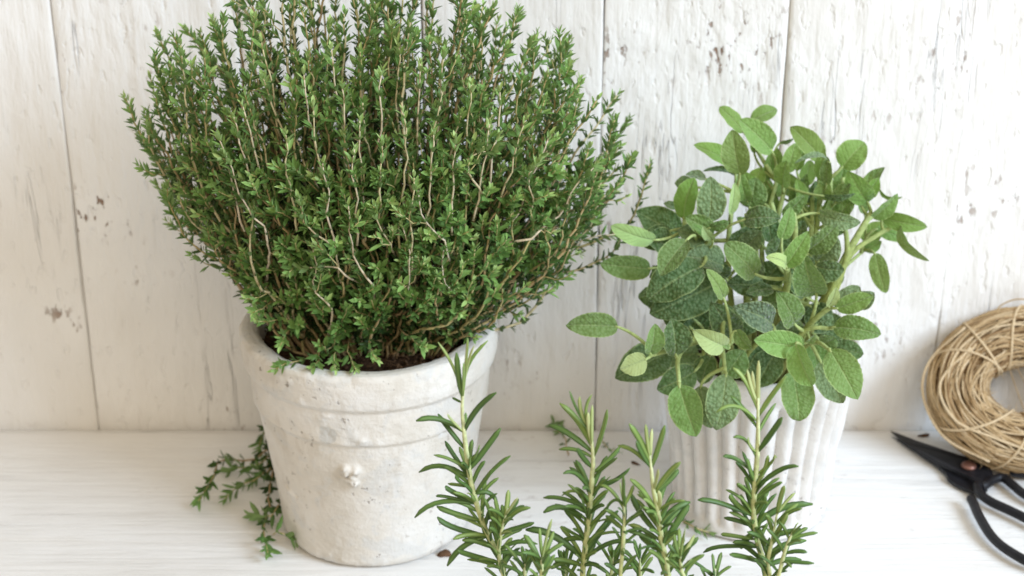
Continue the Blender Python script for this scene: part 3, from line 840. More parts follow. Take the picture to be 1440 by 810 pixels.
def sage_leaf(bx, by, tx, ty, w, Yb, Yt=None, k='m', roll=0.0, curl=0.10, fold=0.12, pet=True, bend=0.0):
    if Yt is None: Yt = Yb - 0.004
    B = P(bx, by, Yb); T = P(tx, ty, Yt)
    ax = T - B; L = np.linalg.norm(ax); ax = ax / L
    wm = w * pxm(B) * 0.5 * 1.04
    toc = nrm(CAMP - B)
    nrm0 = nrm(toc - ax * np.dot(toc, ax))
    side = np.cross(ax, nrm0)
    nn = nrm0 * math.cos(roll) + side * math.sin(roll); side = np.cross(ax, nn)
    ns, nc = 25, 13
    curl = curl + rng.uniform(-.03, .07); fold = fold + rng.uniform(-.12, .22)
    s = np.linspace(0, 1, ns)[:, None]; c = np.linspace(-1, 1, nc)[None, :]
    tp = rng.uniform(.1, 1.3)
    prof = (4 * s * (1 - s)) ** rng.uniform(.46, .62) * (1 - 0.2 * (s - .45))
    prof = prof * np.where(s > .74, 1 - (s - .74) * tp, 1)
    prof[0] = 0.05; prof[-1] = 0.02
    seedv = rng.uniform(0, 40)
    ripple = 0.035 * np.sin(s * 17 + seedv + c * 2) * np.abs(c) ** 2 + 0.05 * np.sin(s * 5.1 + seedv * 2) * c * np.abs(c)
    x = c * prof * wm * (1 + 0.02 * np.sin(s * 75 + seedv) * np.abs(c) ** 4)
    arch = curl * L * (4 * s * (1 - s)) 
    h = arch - 0 * s + fold * wm * (np.abs(c) ** 1.4) * prof * 1.3 + ripple * wm * 1.9 - 0.10 * wm * np.exp(-(c / .12) ** 2) * prof
    sx = bend * L * (4 * s * (1 - s))
    tw = rng.uniform(-.35, .35)
    h = h + tw * x * s + PEB[k] * 0.00025 * rng.normal(size=(ns, nc)) * np.clip(4 * s * (1 - s), 0, 1)
    V = B + ax * (s * L)[..., None] + side * (x + sx)[..., None] + nn * h[..., None]
    V = V.reshape(-1, 3)
    f = [(r * nc + q, r * nc + q + 1, (r + 1) * nc + q + 1, (r + 1) * nc + q) for r in range(ns - 1) for q in range(nc - 1)]
    mb = MB(); mb.add(V, f)
    o = mb.build('leaf', M_SAGE, sage, SORG)
    me = o.data
    uvl = me.uv_layers.new(name='UVMap')
    uvs = np.stack([np.broadcast_to(s, (ns, nc)), np.broadcast_to(c, (ns, nc))], -1).reshape(-1, 2)
    li = np.zeros(len(me.loops), int); me.loops.foreach_get('vertex_index', li)
    uvl.data.foreach_set('uv', uvs[li].astype(np.float32).ravel())
    ca = me.attributes.new('leafcol', 'FLOAT_COLOR', 'POINT')
    j = rng.uniform(.86, 1.14); jj = rng.uniform(.93, 1.07, 3)
    col = np.array([*(np.array(COLS[k]) * j * jj), PEB[k]], np.float32)
    ca.data.foreach_set('color', np.tile(col, (len(me.vertices), 1)).ravel())
    if pet:
        dd = np.linalg.norm((stem_samples - B) * (1, 1, 1), axis=1) + 0.6 * np.maximum(0, stem_samples[:, 2] - B[2] - .004) + 0.25 * np.maximum(0, 0.15 - stem_samples[:, 2])
        dd = dd + 0.6 * np.abs(np.dot(stem_samples - B, ax) + 0.02) + .3 * np.abs(stem_samples[:, 1] - B[1])
        A = stem_samples[int(np.argmin(dd))]
        D = np.linalg.norm(A - B)
        ctrl = (B - ax * min(0.35 * D, .014)) * .7 + (A * .5 + B * .5) * .3
        q = bez(A, ctrl, B + ax * L * .06 + nn * (h[1, nc // 2]), 10)
        mb2 = MB(); tube(mb2, q, np.linspace(.0013, .0008, 10) * (0.75 + w / 90), 6, np.linspace(.7, 1, 10))
        mb2.build('petiole', M_SSTEM, o, SORG)
    return o
R_ = math.radians
SAGE = [
 (1046, 186, 1012, 150, 24, 1.215, 1.22, 'u', .6), (1056, 170, 1093, 154, 24, 1.225, 1.23, 'u', -.3), (1086, 212, 1040, 168, 36, 1.19, 1.185, 'l', .25),
 (1041, 246, 1030, 182, 39, 1.155, 1.16, 'l', -.15), (1030, 232, 975, 204, 26, 1.18, 1.175, 'u', .5), (1036, 249, 988, 241, 11, 1.18, 1.17, 'd', .9),
 (1158, 228, 1112, 178, 31, 1.195, 1.2, 'u', .3), (1184, 236, 1216, 200, 40, 1.20, 1.205, 'u', -.2), (1166, 228, 1117, 230, 11, 1.17, 1.15, 'g', .9, .2),
 (1106, 243, 1119, 201, 24, 1.18, 1.185, 'l', .2), (1100, 246, 1094, 208, 22, 1.20, 1.2, 'u', -.5), (1096, 201, 1117, 194, 9, 1.215, 1.21, 'g', .8),
 (1078, 252, 1088, 212, 20, 1.20, 1.205, 'u', .2), (1178, 266, 1188, 228, 24, 1.21, 1.21, 'l', .3), (1221, 285, 1194, 240, 37, 1.175, 1.17, 'l', -.25),
 (1236, 262, 1269, 277, 11, 1.19, 1.18, 'u', .9, .22), (1226, 307, 1262, 272, 23, 1.165, 1.16, 'l', .6), (1241, 306, 1304, 319, 25, 1.175, 1.16, 'u', .1, .22),
 (1232, 321, 1276, 337, 22, 1.185, 1.18, 'l', -.2), (1266, 317, 1307, 367, 16, 1.165, 1.14, 'l', .5, .32), (1214, 351, 1240, 339, 17, 1.19, 1.19, 'l', .3),
 (1231, 356, 1246, 412, 27, 1.18, 1.165, 'l', .2, .06), (1138, 288, 1147, 254, 28, 1.20, 1.2, 'd', .4), (1157, 275, 1203, 272, 13, 1.165, 1.16, 'd', .8, .15),
 (1150, 299, 1210, 313, 26, 1.14, 1.13, 'g', .3, .22), (961, 308, 976, 250, 36, 1.15, 1.155, 'u', -.45), (996, 313, 999, 248, 40, 1.128, 1.135, 'g', .3),
 (973, 262, 949, 257, 22, 1.175, 1.175, 'g', .3), (993, 252, 964, 246, 15, 1.165, 1.16, 'g', .6), (957, 332, 894, 297, 47, 1.165, 1.16, 'd', .15),
 (921, 338, 859, 317, 27, 1.125, 1.115, 'p', -.3, .16), (952, 292, 933, 286, 12, 1.16, 1.16, 'g', .3), (1054, 293, 1063, 250, 40, 1.17, 1.175, 'm', .1),
 (1060, 264, 1071, 236, 24, 1.195, 1.2, 'u', -.2), (1027, 302, 1033, 257, 15, 1.148, 1.15, 'p', .5), (1046, 309, 1098, 307, 32, 1.115, 1.105, 'd', -.25, .2),
 (1101, 304, 1131, 275, 21, 1.14, 1.14, 'm', .3), (1099, 337, 1112, 291, 24, 1.115, 1.12, 'l', .4), (1104, 375, 1137, 325, 29, 1.09, 1.09, 'l', .2, .06),
 (1134, 354, 1177, 316, 32, 1.13, 1.125, 'm', .4), (1150, 368, 1177, 333, 38, 1.14, 1.135, 'g', .2), (1149, 414, 1130, 357, 44, 1.10, 1.09, 'm', -.3),
 (1131, 416, 1106, 377, 28, 1.125, 1.12, 'd', .3), (1063, 387, 1019, 342, 42, 1.10, 1.095, 'm', .25), (1018, 420, 993, 379, 23, 1.07, 1.065, 'l', .4, .06),
 (966, 337, 928, 388, 36, 1.10, 1.085, 'm', .3), (915, 378, 844, 371, 34, 1.12, 1.115, 'm', -.1, .06), (988, 374, 910, 422, 54, 1.105, 1.09, 'd', .3),
 (1012, 396, 914, 442, 56, 1.12, 1.10, 'd', -.1), (972, 368, 944, 387, 30, 1.12, 1.115, 'm', .5), (1074, 402, 1022, 400, 38, 1.125, 1.115, 'd', .2), (1088, 406, 1048, 414, 24, 1.115, 1.105, 'd', .5),
 (1087, 457, 1031, 430, 40, 1.07, 1.06, 't', .2, .2), (1036, 472, 1001, 424, 40, 1.10, 1.09, 'd', -.2), (1118, 457, 1093, 410, 40, 1.08, 1.075, 'm', .3),
 (1022, 487, 974, 463, 33, 1.042, 1.035, 'p', -.2, .16), (1035, 464, 1058, 492, 21, 1.05, 1.04, 'm', .4), (1129, 489, 1060, 478, 38, 1.04, 1.032, 'l', .05, .06),
 (950, 500, 944, 448, 42, 1.055, 1.06, 'd', .35), (869, 459, 796, 457, 34, 1.07, 1.06, 'm', .1, .05), (914, 498, 921, 455, 30, 1.05, 1.05, 'l', .4, .05, .3),
 (909, 505, 872, 519, 31, 1.042, 1.035, 'p', -.2), (944, 494, 865, 532, 54, 1.10, 1.085, 'd', .1), (978, 522, 924, 548, 44, 1.08, 1.07, 'd', -.2),
 (955, 542, 979, 614, 48, 1.033, 1.01, 'l', .12, .08), (984, 543, 1001, 602, 38, 1.06, 1.045, 'g', .3), (1021, 526, 1007, 605, 48, 1.052, 1.035, 'g', -.2, .1),
 (1020, 528, 1046, 492, 40, 1.075, 1.08, 'm', .2), (1092, 494, 1063, 544, 46, 1.10, 1.09, 'd', .2), (1114, 522, 1124, 592, 50, 1.04, 1.025, 'm', -.35, .1), (1119, 484, 1142, 543, 40, 1.03, 1.018, 'l', .5),
 (1167, 492, 1206, 562, 48, 1.042, 1.02, 'l', -.1, .08), (1154, 508, 1186, 567, 38, 1.07, 1.055, 'g', .2), (1176, 434, 1228, 416, 27, 1.08, 1.075, 'l', .1, .05), (1178, 421, 1210, 404, 26, 1.11, 1.11, 'g', .3),
 (1204, 428, 1230, 412, 26, 1.105, 1.10, 'g', .1), (1172, 460, 1239, 470, 35, 1.072, 1.06, 'm', -.2, .16), (1165, 431, 1176, 404, 16, 1.082, 1.08, 'p', .6), (1148, 456, 1172, 445, 26, 1.11, 1.11, 'g', .2),
 (1156, 484, 1176, 474, 28, 1.10, 1.095, 'm', .3), (1105, 375, 1077, 361, 20, 1.088, 1.08, 'p', .5, .2), (1026, 490, 1014, 484, 9, 1.042, 1.038, 'l', .5), (997, 336, 974, 317, 15, 1.125, 1.12, 'l', .4), (1003, 338, 988, 318, 15, 1.12, 1.115, 'p', -.4),
 (998, 320, 1025, 312, 15, 1.12, 1.115, 'm', .4), (1135, 482, 1146, 470, 12, 1.05, 1.045, 'l', .6), (1128, 488, 1118, 470, 10, 1.05, 1.045, 'l', .6),
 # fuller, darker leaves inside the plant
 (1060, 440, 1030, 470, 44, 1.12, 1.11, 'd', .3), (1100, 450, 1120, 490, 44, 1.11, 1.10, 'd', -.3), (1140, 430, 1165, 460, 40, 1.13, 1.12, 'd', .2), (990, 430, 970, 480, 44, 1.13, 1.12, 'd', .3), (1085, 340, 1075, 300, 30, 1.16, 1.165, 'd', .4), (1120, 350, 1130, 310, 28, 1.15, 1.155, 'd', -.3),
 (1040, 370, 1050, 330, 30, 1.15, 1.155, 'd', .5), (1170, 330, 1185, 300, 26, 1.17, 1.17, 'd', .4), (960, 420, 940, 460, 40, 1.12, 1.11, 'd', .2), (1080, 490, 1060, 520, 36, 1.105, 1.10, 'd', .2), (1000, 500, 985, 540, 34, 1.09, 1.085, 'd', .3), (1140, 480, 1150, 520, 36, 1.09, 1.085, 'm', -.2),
 (1178, 282, 1160, 250, 22, 1.215, 1.215, 'u', .2), (1130, 262, 1140, 225, 24, 1.215, 1.22, 'u', .3), (1120, 240, 1135, 205, 20, 1.215, 1.22, 'u', -.4), (1216, 300, 1208, 276, 14, 1.19, 1.19, 'l', .2), (1060, 215, 1062, 190, 16, 1.21, 1.215, 'u', .3)]
for r in SAGE:
    sage_leaf(*r)
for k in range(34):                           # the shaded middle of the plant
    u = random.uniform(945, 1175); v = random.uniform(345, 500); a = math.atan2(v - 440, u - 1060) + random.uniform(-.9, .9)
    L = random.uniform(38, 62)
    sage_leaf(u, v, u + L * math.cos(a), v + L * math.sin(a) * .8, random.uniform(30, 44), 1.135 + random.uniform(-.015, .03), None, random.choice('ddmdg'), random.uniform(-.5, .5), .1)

for k in range(30):                           # young upright leaves among the upper stems
    u = random.uniform(1045, 1215); v = random.uniform(255, 345); a = -1.57 + (u - 1110) / 170.0 + random.uniform(-.5, .5)
    L = random.uniform(30, 48)
    sage_leaf(u, v, u + L * math.cos(a), v + L * math.sin(a), random.uniform(17, 30), 1.195 + random.uniform(-.025, .03), None, random.choice('ulumlm'), random.uniform(-.6, .6), .08)
for k in range(14):
    u = random.uniform(940, 1010); v = random.uniform(310, 420); a = math.pi + random.uniform(-.8, .8); L = random.uniform(34, 52)
    sage_leaf(u, v, u + L * math.cos(a), v + L * math.sin(a), random.uniform(26, 38), 1.14 + random.uniform(-.015, .02), None, random.choice('dmgd'), random.uniform(-.5, .5), .1)

# ------------------------------------------------------------------ rosemary
RC = np.array([0.068, 0.80, 0.0])
pot3 = empty('clay_pot', RC, 'plain whitewashed clay pot below the rosemary, in front of the other pots', 'flower pot')
mb = MB(); lathe(mb, dense([(0, 0), (0.05, 0), (0.054, .003), (0.062, .08), (.063, .082), (.067, .084), (.068, .108), (.066, .11), (.061, .109), (.06, .09)], .003), 120, (0, 0, 0), lambda a, z, r: 0.0006 * fbm(np.stack([r * np.cos(a), r * np.sin(a), np.broadcast_to(z, (np.broadcast(a, z).shape))], -1), 40, 3))
mb.build('pot_body', M_POT2, pot3)
soil(0.0605, 0.100, 3.0).build('soil', M_SOIL, pot3)
RORG = RC + np.array([0, 0, 0.1])
rose = empty('rosemary_plant', RORG, 'rosemary with upright stems and narrow needle leaves in front of the pots', 'herb plant')
NEEDLES = 0
extra = MB()
def needle(stem, B, C, T, wpx, age, prof_pow=0.5):
    """narrow thick leaf with rolled edges"""
    global NEEDLES
    n = 8
    q = bez(B, 2 * C - 0.5 * (B + T), T, n) if C is not None else bez(B, (B + T) / 2, T, n)
    hw = wpx * pxm(B) * 0.46
    t, N, Bn = frames(q)
    toc = nrm(np.array([0.15, -0.6, 0.9]) + rng.normal(size=3) * .25)
    s = np.linspace(0, 1, n)
    wd = hw * np.clip((0.45 + 2.2 * s) * 1.0, 0, 1) * np.clip((1.02 - s) * 5.5, 0.12, 1) ** .6
    V = []
    for i in range(n):
        side = nrm(np.cross(t[i], toc)); up = np.cross(side, t[i])
        w = wd[i]
        for (a, b) in ((-1, -.18), (-.62, .32), (0, .20), (.62, .32), (1, -.18), (0, -.34)):
            V.append(q[i] + side * a * w + up * b * w)
    f = []
    for i in range(n - 1):
        for j in range(6):
            k = (j + 1) % 6
            f.append((i * 6 + j, i * 6 + k, (i + 1) * 6 + k, (i + 1) * 6 + j))
    f.append((5, 4, 3, 2, 1, 0)); f.append(tuple((n - 1) * 6 + j for j in range(6)))
    # paler underside and midrib
    ag = np.tile(np.array([age, age, min(1, age + .22), age, age, min(1, age + .5)]), n)
    if NEEDLES < 300:
        mb = MB(); mb.add(np.array(V), f, ag); mb.build('leaf', M_ROSE, stem, RORG); NEEDLES += 1
    else:
        extra.add(np.array(V), f, ag)
def rstem(px, Y0, rpx=7.0, ages=(.35, 1.0), dyy=0.0):
    pts = [P(u, v, Y0 + dyy * (1 - k / max(1, len(px) - 1))) for k, (u, v) in enumerate(px)]     # tip -> bottom
    b = np.array([RC[0] + (pts[-1][0] - RC[0]) * .75, RC[1] + (pts[-1][1] - RC[1]) * .6, 0.1])
    q = spline(pts + [b], 34)
    mb = MB(); r = rpx * pxm(pts[0]) * .5
    tube(mb, q, np.concatenate([np.linspace(.45, 1, 14), np.full(20, 1.0)]) * r, 8, np.concatenate([np.linspace(ages[1], ages[0] + .3, 14), np.linspace(ages[0] + .3, ages[0], 20)]))
    o = mb.build('stem', M_RSTEM, rose, RORG)
    return o, q
def stem_point(q, u, v):
    best = None
    for p in q:
        d = p - CAMP; z = d[1] * cp - d[2] * sp
        uu = 720 + F * d[0] / z; vv = 405 - F * (d[1] * sp + d[2] * cp) / z
        e = (vv - v) ** 2 + 0.2 * (uu - u) ** 2
        if best is None or e < best[0]: best = (e, p)
    return best[1]
def leafpx(o, q, b, t, w, via=None, age=None, dy=None):
    B = stem_point(q, *b)
    dy = random.uniform(-.014, .010) if dy is None else dy
    T = P(t[0], t[1], B[1] + dy)
    C = None
    if via is None:
        mx, my = (b[0] + t[0]) / 2, (b[1] + t[1]) / 2
        via = (mx, my - abs(t[0] - b[0]) * .10)
    C = P(via[0], via[1], B[1] + dy * .5)
    needle(o, B, C, T, w, random.uniform(.12, .45) if age is None else age)
def fill(o, q, i0, i1, step, lpx, age=(.1, .6), spread=(.5, 1.1)):
    """whorls of leaves along the lower stem"""
    k = 0; ph = random.uniform(0, 6)
    t, N, B = frames(q)
    for i in np.arange(i0, i1, step):
        i = int(i); k += 1
        if t[i][2] > 0: tt = t[i]
        else: tt = -t[i]
        for sgn in (0, math.pi):
            a = ph + k * 1.57 + sgn + random.uniform(-.5, .5)
            rad = math.cos(a) * N[i] + math.sin(a) * B[i]
            op = random.uniform(*spread)
            L = lpx * random.uniform(.7, 1.15) * pxm(q[i])
            d = tt * math.cos(op) + rad * math.sin(op)
            T = q[i] + d * L
            C = (q[i] + T) / 2 + tt * L * .10
            needle(o, q[i], C, T, random.uniform(5, 7.5), random.uniform(*age))
def tipcluster(o, q, n, lpx, age=(.45, .95), w=(4.5, 7)):
    t, N, B = frames(q)
    for k in range(n):
        i = random.randint(0, 3); tt = -t[i] if t[i][2] < 0 else t[i]
        a = k * 2.4; rad = math.cos(a) * N[i] + math.sin(a) * B[i]
        op = random.uniform(.08, .45); L = lpx * random.uniform(.55, 1.0) * pxm(q[i])
        T = q[i] + (tt * math.cos(op) + rad * math.sin(op)) * L
        needle(o, q[i], (q[i] + T) / 2 + tt * L * .06, T, random.uniform(*w), random.uniform(*age))
Y1, Y2, Y3, Y4 = 0.835, 0.82, 0.80, 0.825
o, q = rstem([(652, 545), (650, 575), (653, 610), (657, 645), (665, 690), (681, 740), (700, 780), (716, 830)], Y1, 8.0)
for a in [((646, 568), (616, 481), 5, (640, 522), .7), ((649, 562), (642, 496), 9, (645, 530), .3), ((651, 560), (658, 476), 5.5, (654, 520), .75), ((653, 548), (686, 479), 6, (660, 510), .55), ((653, 540), (667, 486), 5, (658, 510), .95), ((652, 560), (652, 510), 5, None, .6),
          ((648, 568), (636, 559), 4, None, .1), ((655, 605), (698, 552), 9, (671, 575), .12), ((647, 610), (585, 592), 9, (617, 589), .22), ((650, 632), (616, 582), 9, (634, 606), .1), ((645, 606), (629, 582), 5, None, .85), ((655, 606), (655, 580), 5, None, .4),
          ((666, 664), (704, 602), 9, (682, 632), .22), ((656, 672), (626, 620), 9, (640, 642), .08), ((660, 660), (664, 620), 6, None, .5), ((664, 655), (674, 626), 7, None, .5), ((658, 670), (589, 664), 9, (622, 655), .25), ((677, 700), (718, 641), 10, (692, 662), .35),
          ((672, 694), (692, 660), 8, None, .35), ((652, 709), (583, 728), 9, (617, 706), .3), ((660, 738), (614, 712), 9, (640, 722), .35), ((668, 754), (615, 727), 10, (640, 742), .15), ((669, 760), (629, 796), 9, (652, 768), .25), ((683, 796), (644, 774), 9, (664, 781), .3),
          ((652, 706), (626, 684), 9, None, .12), ((646, 706), (613, 698), 5, None, .1), ((673, 738), (722, 731), 7, (697, 726), .1), ((668, 700), (700, 707), 8, (686, 692), .15), ((655, 690), (641, 668), 7, None, .2), ((662, 690), (630, 680), 7, None, .5), ((690, 770), (650, 760), 8, None, .4)]:
    leafpx(o, q, a[0], a[1], a[2], a[3], a[4])
fill(o, q, 14, 33, .8, 52)
o, q = rstem([(714, 715), (706, 745), (702, 780), (714, 830)], Y1 - .01, 6, dyy=0)
for a in [((712, 728), (715, 689), 8, None, .7), ((712, 726), (728, 700), 5, None, .95), ((708, 740), (746, 714), 8, (725, 720), .45), ((708, 750), (751, 735), 8, (730, 742), .25), ((706, 745), (696, 700), 7, None, .5), ((704, 760), (681, 700), 7, None, .4), ((702, 775), (735, 760), 7, None, .3), ((702, 775), (756, 765), 8, (728, 762), .3), ((700, 780), (740, 782), 8, None, .2), ((705, 740), (690, 712), 6, None, .6)]:
    leafpx(o, q, a[0], a[1], a[2], a[3], a[4])
fill(o, q, 4, 28, 2.2, 42)
o, q = rstem([(829, 600), (834, 640), (832, 680), (829, 720), (823, 770), (820, 830)], Y2, 8.5)
for a in [((820, 605), (801, 550), 9, (811, 575), .3), ((821, 605), (815, 558), 6, None, .8), ((822, 600), (832, 555), 6, (824, 578), .6), ((830, 632), (787, 567), 10, (813, 592), .55), ((832, 628), (833, 570), 7, None, .8), ((830, 625), (827, 580), 7, None, 1.), ((838, 640), (854, 576), 10, (847, 606), .5), ((824, 638), (772, 597), 10, (801, 610), .22), ((828, 646), (786, 632), 7, (809, 632), .4),
          ((828, 660), (812, 630), 8, None, .15), ((828, 690), (801, 657), 8, (816, 668), .25), ((828, 692), (792, 666), 7, (812, 667), .2), ((838, 672), (868, 644), 8, (852, 655), .25), ((840, 668), (872, 628), 8, (856, 646), .35), ((846, 690), (886, 658), 7, (864, 676), .15), ((820, 714), (764, 700), 8, (792, 701), .2), ((822, 735), (764, 721), 10, (792, 713), .2),
          ((828, 700), (790, 697), 6, (808, 690), .6), ((814, 785), (739, 745), 11, (778, 753), .12), ((828, 778), (869, 718), 11, (845, 746), .15), ((828, 785), (892, 763), 8, (858, 763), .15), ((820, 764), (789, 740), 9, None, .4), ((822, 762), (783, 768), 8, (802, 757), .35), ((818, 705), (815, 690), 7, None, .15), ((826, 730), (818, 700), 8, None, .4), ((830, 745), (856, 712), 7, None, .45), ((834, 700), (858, 670), 7, None, .3),
          ((815, 800), (775, 800), 9, (795, 790), .3), ((815, 796), (778, 787), 8, None, .45)]:
    leafpx(o, q, a[0], a[1], a[2], a[3], a[4])
fill(o, q, 13, 33, .8, 52)
o, q = rstem([(914, 640), (918, 680), (925, 720), (930, 760), (940, 830)], Y3, 8.5)
for a in [((911, 652), (885, 596), 10, (902, 622), .5), ((913, 645), (908, 597), 6, None, .75), ((914, 648), (917, 603), 6, None, .95), ((918, 656), (935, 598), 8.5, (926, 628), .45), ((910, 656), (895, 620), 8, None, .15), ((908, 656), (869, 627), 7, (892, 635), .5), ((928, 692), (957, 650), 9, (938, 668), .6), ((932, 692), (954, 660), 8, None, .25),
          ((922, 728), (886, 674), 10, (907, 693), .55), ((912, 752), (888, 694), 10, (902, 722), .15), ((930, 742), (971, 706), 10, (947, 717), .15), ((935, 768), (969, 710), 11, (953, 733), .25), ((925, 784), (883, 738), 7, (909, 748), .65), ((945, 798), (982, 756), 10, (962, 773), .3), ((922, 780), (900, 750), 9, None, .3), ((920, 690), (926, 660), 7, None, .95), ((930, 720), (926, 690), 7, None, 1.0), ((935, 770), (955, 745), 7, None, .6)]:
    leafpx(o, q, a[0], a[1], a[2], a[3], a[4])
fill(o, q, 13, 33, .8, 50)
o, q = rstem([(1066, 560), (1066, 600), (1065, 640), (1061, 690), (1060, 725), (1066, 765), (1076, 830)], Y4, 8.5)
for a in [((1062, 577), (1031, 517), 8.5, (1050, 538), .65), ((1063, 572), (1051, 520), 6, None, .9), ((1064, 572), (1058, 522), 6, None, 1.0), ((1065, 577), (1067, 507), 7, None, .95), ((1070, 587), (1106, 529), 9.5, (1084, 557), .55), ((1061, 602), (1027, 556), 8.5, (1046, 575), .3), ((1060, 592), (1007, 580), 7, (1036, 571), .55), ((1068, 612), (1091, 567), 6, (1076, 590), .4), ((1071, 636), (1100, 587), 9.5, (1084, 610), .2),
          ((1062, 642), (1031, 615), 7, (1049, 619), .35), ((1056, 667), (1017, 642), 9, (1037, 646), .15), ((1078, 664), (1090, 640), 7, None, .6), ((1073, 684), (1123, 656), 8, (1096, 661), .2), ((1044, 724), (981, 703), 9, (1013, 707), .12), ((1044, 724), (1027, 695), 9, None, .4), ((1054, 727), (1042, 695), 8.5, None, .4), ((1064, 728), (1077, 698), 8, None, .35), ((1068, 702), (1100, 678), 7.5, (1084, 686), .35), ((1057, 700), (1036, 680), 7.5, None, .35),
          ((1062, 742), (1143, 709), 11, (1096, 716), .18), ((1042, 771), (989, 777), 9, (1016, 768), .15), ((1046, 761), (1014, 751), 8, None, .5), ((1072, 795), (1026, 780), 9, (1048, 783), .3), ((1060, 745), (1018, 728), 8, None, .1), ((1058, 640), (1052, 615), 6, None, .7), ((1060, 680), (1051, 645), 8, None, .4), ((1070, 680), (1080, 640), 7, None, .6), ((1055, 748), (1042, 772), 10, None, .35), ((1056, 745), (1077, 768), 9, (1068, 748), .35)]:
    leafpx(o, q, a[0], a[1], a[2], a[3], a[4])
fill(o, q, 14, 33, .8, 50)
for px, Yv, ex in [([(1094, 715), (1088, 750), (1080, 790), (1078, 830)], Y4 - .012, [((1092, 722), (1103, 683), 8, None, .65), ((1092, 725), (1118, 693), 5, None, .75), ((1090, 735), (1128, 715), 6, None, .4), ((1086, 755), (1132, 746), 9, (1108, 748), .25), ((1084, 780), (1134, 760), 9.5, (1108, 764), .3), ((1078, 797), (1127, 787), 9, (1102, 787), .2), ((1084, 770), (1108, 722), 8, None, .6)]),
                   ([(1116, 745), (1104, 775), (1088, 830)], Y4 - .02, [((1114, 750), (1122, 735), 6, None, .7), ((1112, 760), (1150, 749), 7, (1130, 752), .4), ((1100, 790), (1145, 792), 8, (1120, 790), .2), ((1114, 752), (1128, 738), 5, None, .5)]),
                   ([(877, 705), (878, 735), (876, 770), (872, 830)], Y2 - .02, [((876, 712), (877, 668), 8, None, .4), ((876, 710), (872, 678), 6, None, .8), ((880, 712), (891, 682), 6, None, .6), ((874, 715), (843, 682), 6, (860, 690), .5), ((874, 708), (852, 716), 6, (864, 703), .2), ((880, 740), (906, 712), 6, None, .35), ((878, 750), (904, 744), 5, None, .15), ((874, 745), (852, 725), 8, None, .4)]),
                   ([(763, 772), (762, 800), (764, 840)], Y2 - .03, [((762, 790), (776, 730), 6, (768, 760), .75), ((762, 785), (759, 743), 7, None, .6), ((763, 792), (779, 747), 7, None, .55), ((760, 800), (737, 752), 10, (750, 770), .4), ((764, 800), (772, 780), 10, None, .3)]),
                   ([(956, 770), (958, 800), (962, 840)], Y3 - .02, [((956, 785), (964, 742), 6, None, .65), ((954, 785), (948, 752), 7, None, .5), ((958, 790), (977, 752), 6, None, .85), ((960, 800), (990, 781), 7, None, .3), ((960, 800), (972, 786), 7, None, .6)]),
                   ([(862, 780), (860, 830)], Y2 + .012, []), ([(900, 785), (900, 830)], Y3 + .03, []), ([(795, 792), (800, 840)], Y2 + .02, []), ([(738, 790), (742, 830)], Y1 - .03, []), ([(1006, 800), (1000, 840)], Y3 + .01, [((1004, 806), (1008, 795), 7, None, .5), ((1002, 808), (985, 800), 8, None, .3)])]:
    o, q = rstem(px, Yv, 6.0)
    for a in ex: leafpx(o, q, a[0], a[1], a[2], a[3], a[4])
    if not ex: tipcluster(o, q, 4, 38, (.2, .6))
    fill(o, q, 6, 30, 3.4, 42)
if extra.n:
    tag(extra.build('lower_leaves', M_ROSE, rose, RORG), kind='stuff')

# ------------------------------------------------------------------ coil of twine
CC = np.array([P(1450, 552, 1.253)[0], 1.253, 0.0575])
AL = math.radians(52)
e1 = np.array([1.0, 0, 0]); e2 = np.array([0, math.cos(AL), math.sin(AL)]); e3 = np.cross(e1, e2)
RA, RB, RT = 0.0595, 0.0445, 0.0235
TW0 = np.array([CC[0], CC[1] - 0.02, 0.0])
coil = empty('twine_coil', TW0, 'thick ring of brown jute twine leaning against the white wall', 'twine')
def ringpt(th, ph, r):
    c = math.cos(th); s = math.sin(th)
    rad = e1 * c + e2 * s
    return CC + e1 * c * RA + e2 * s * RB + rad * r * math.cos(ph) + e3 * (-1) * r * math.sin(ph) * -1
mb = MB()
V = [ringpt(2 * math.pi * i / 90, 2 * math.pi * j / 24, RT * (.90 + .03 * math.sin(i * 1.3 + j))) for i in range(90) for j in range(24)]
mb.add(np.array(V), [(i * 24 + j, i * 24 + (j + 1) % 24, ((i + 1) % 90) * 24 + (j + 1) % 24, ((i + 1) % 90) * 24 + j) for i in range(90) for j in range(24)])
core = mb.build('coil_core', M_CORE, coil, TW0)
mb = MB()
def clampw(p):
    p[1] = min(p[1], WALL_Y - 0.0045); p[2] = max(p[2], 0.0016); return p
for k in range(400):
    th0 = random.uniform(0, 6.283); span = random.uniform(1.2, 4.5); ph0 = random.uniform(0, 6.283); sl = random.gauss(0, .35)
    n = int(span * 12); a1 = random.uniform(.1, .5); w = random.uniform(1, 4); rr = RT * random.uniform(.93, 1.05)
    pts = []
    for i in range(n):
        u = i / (n - 1); th = th0 + u * span
        ph = ph0 + sl * u * span + a1 * .35 * math.sin(w * th + k)
        pts.append(clampw(ringpt(th, ph, rr + .0005 * math.sin(5 * th + k) - .002 * (abs(u - .5) > .47))))
    tube(mb, pts, random.uniform(.0005, .00105), 5, np.clip(random.gauss(.45, .30) + .08 * np.sin(np.arange(n) * .7), 0, 1))
for k in range(900):
    th = random.uniform(0, 6.283); ph = random.uniform(-.8, 3.6)
    a = ringpt(th, ph, RT * .98); d = nrm(ringpt(th + random.uniform(-.08, .08), ph + random.uniform(-.5, .5), RT * 1.35) - a) * random.uniform(.003, .009)
    tube(mb, [clampw(a), clampw(a + d * .6), clampw(a + d + rng.normal(size=3) * .001)], .00013, 3, random.uniform(.4, 1))
tag(mb.build('twine_strands', M_TWINE, coil, TW0), kind='stuff')
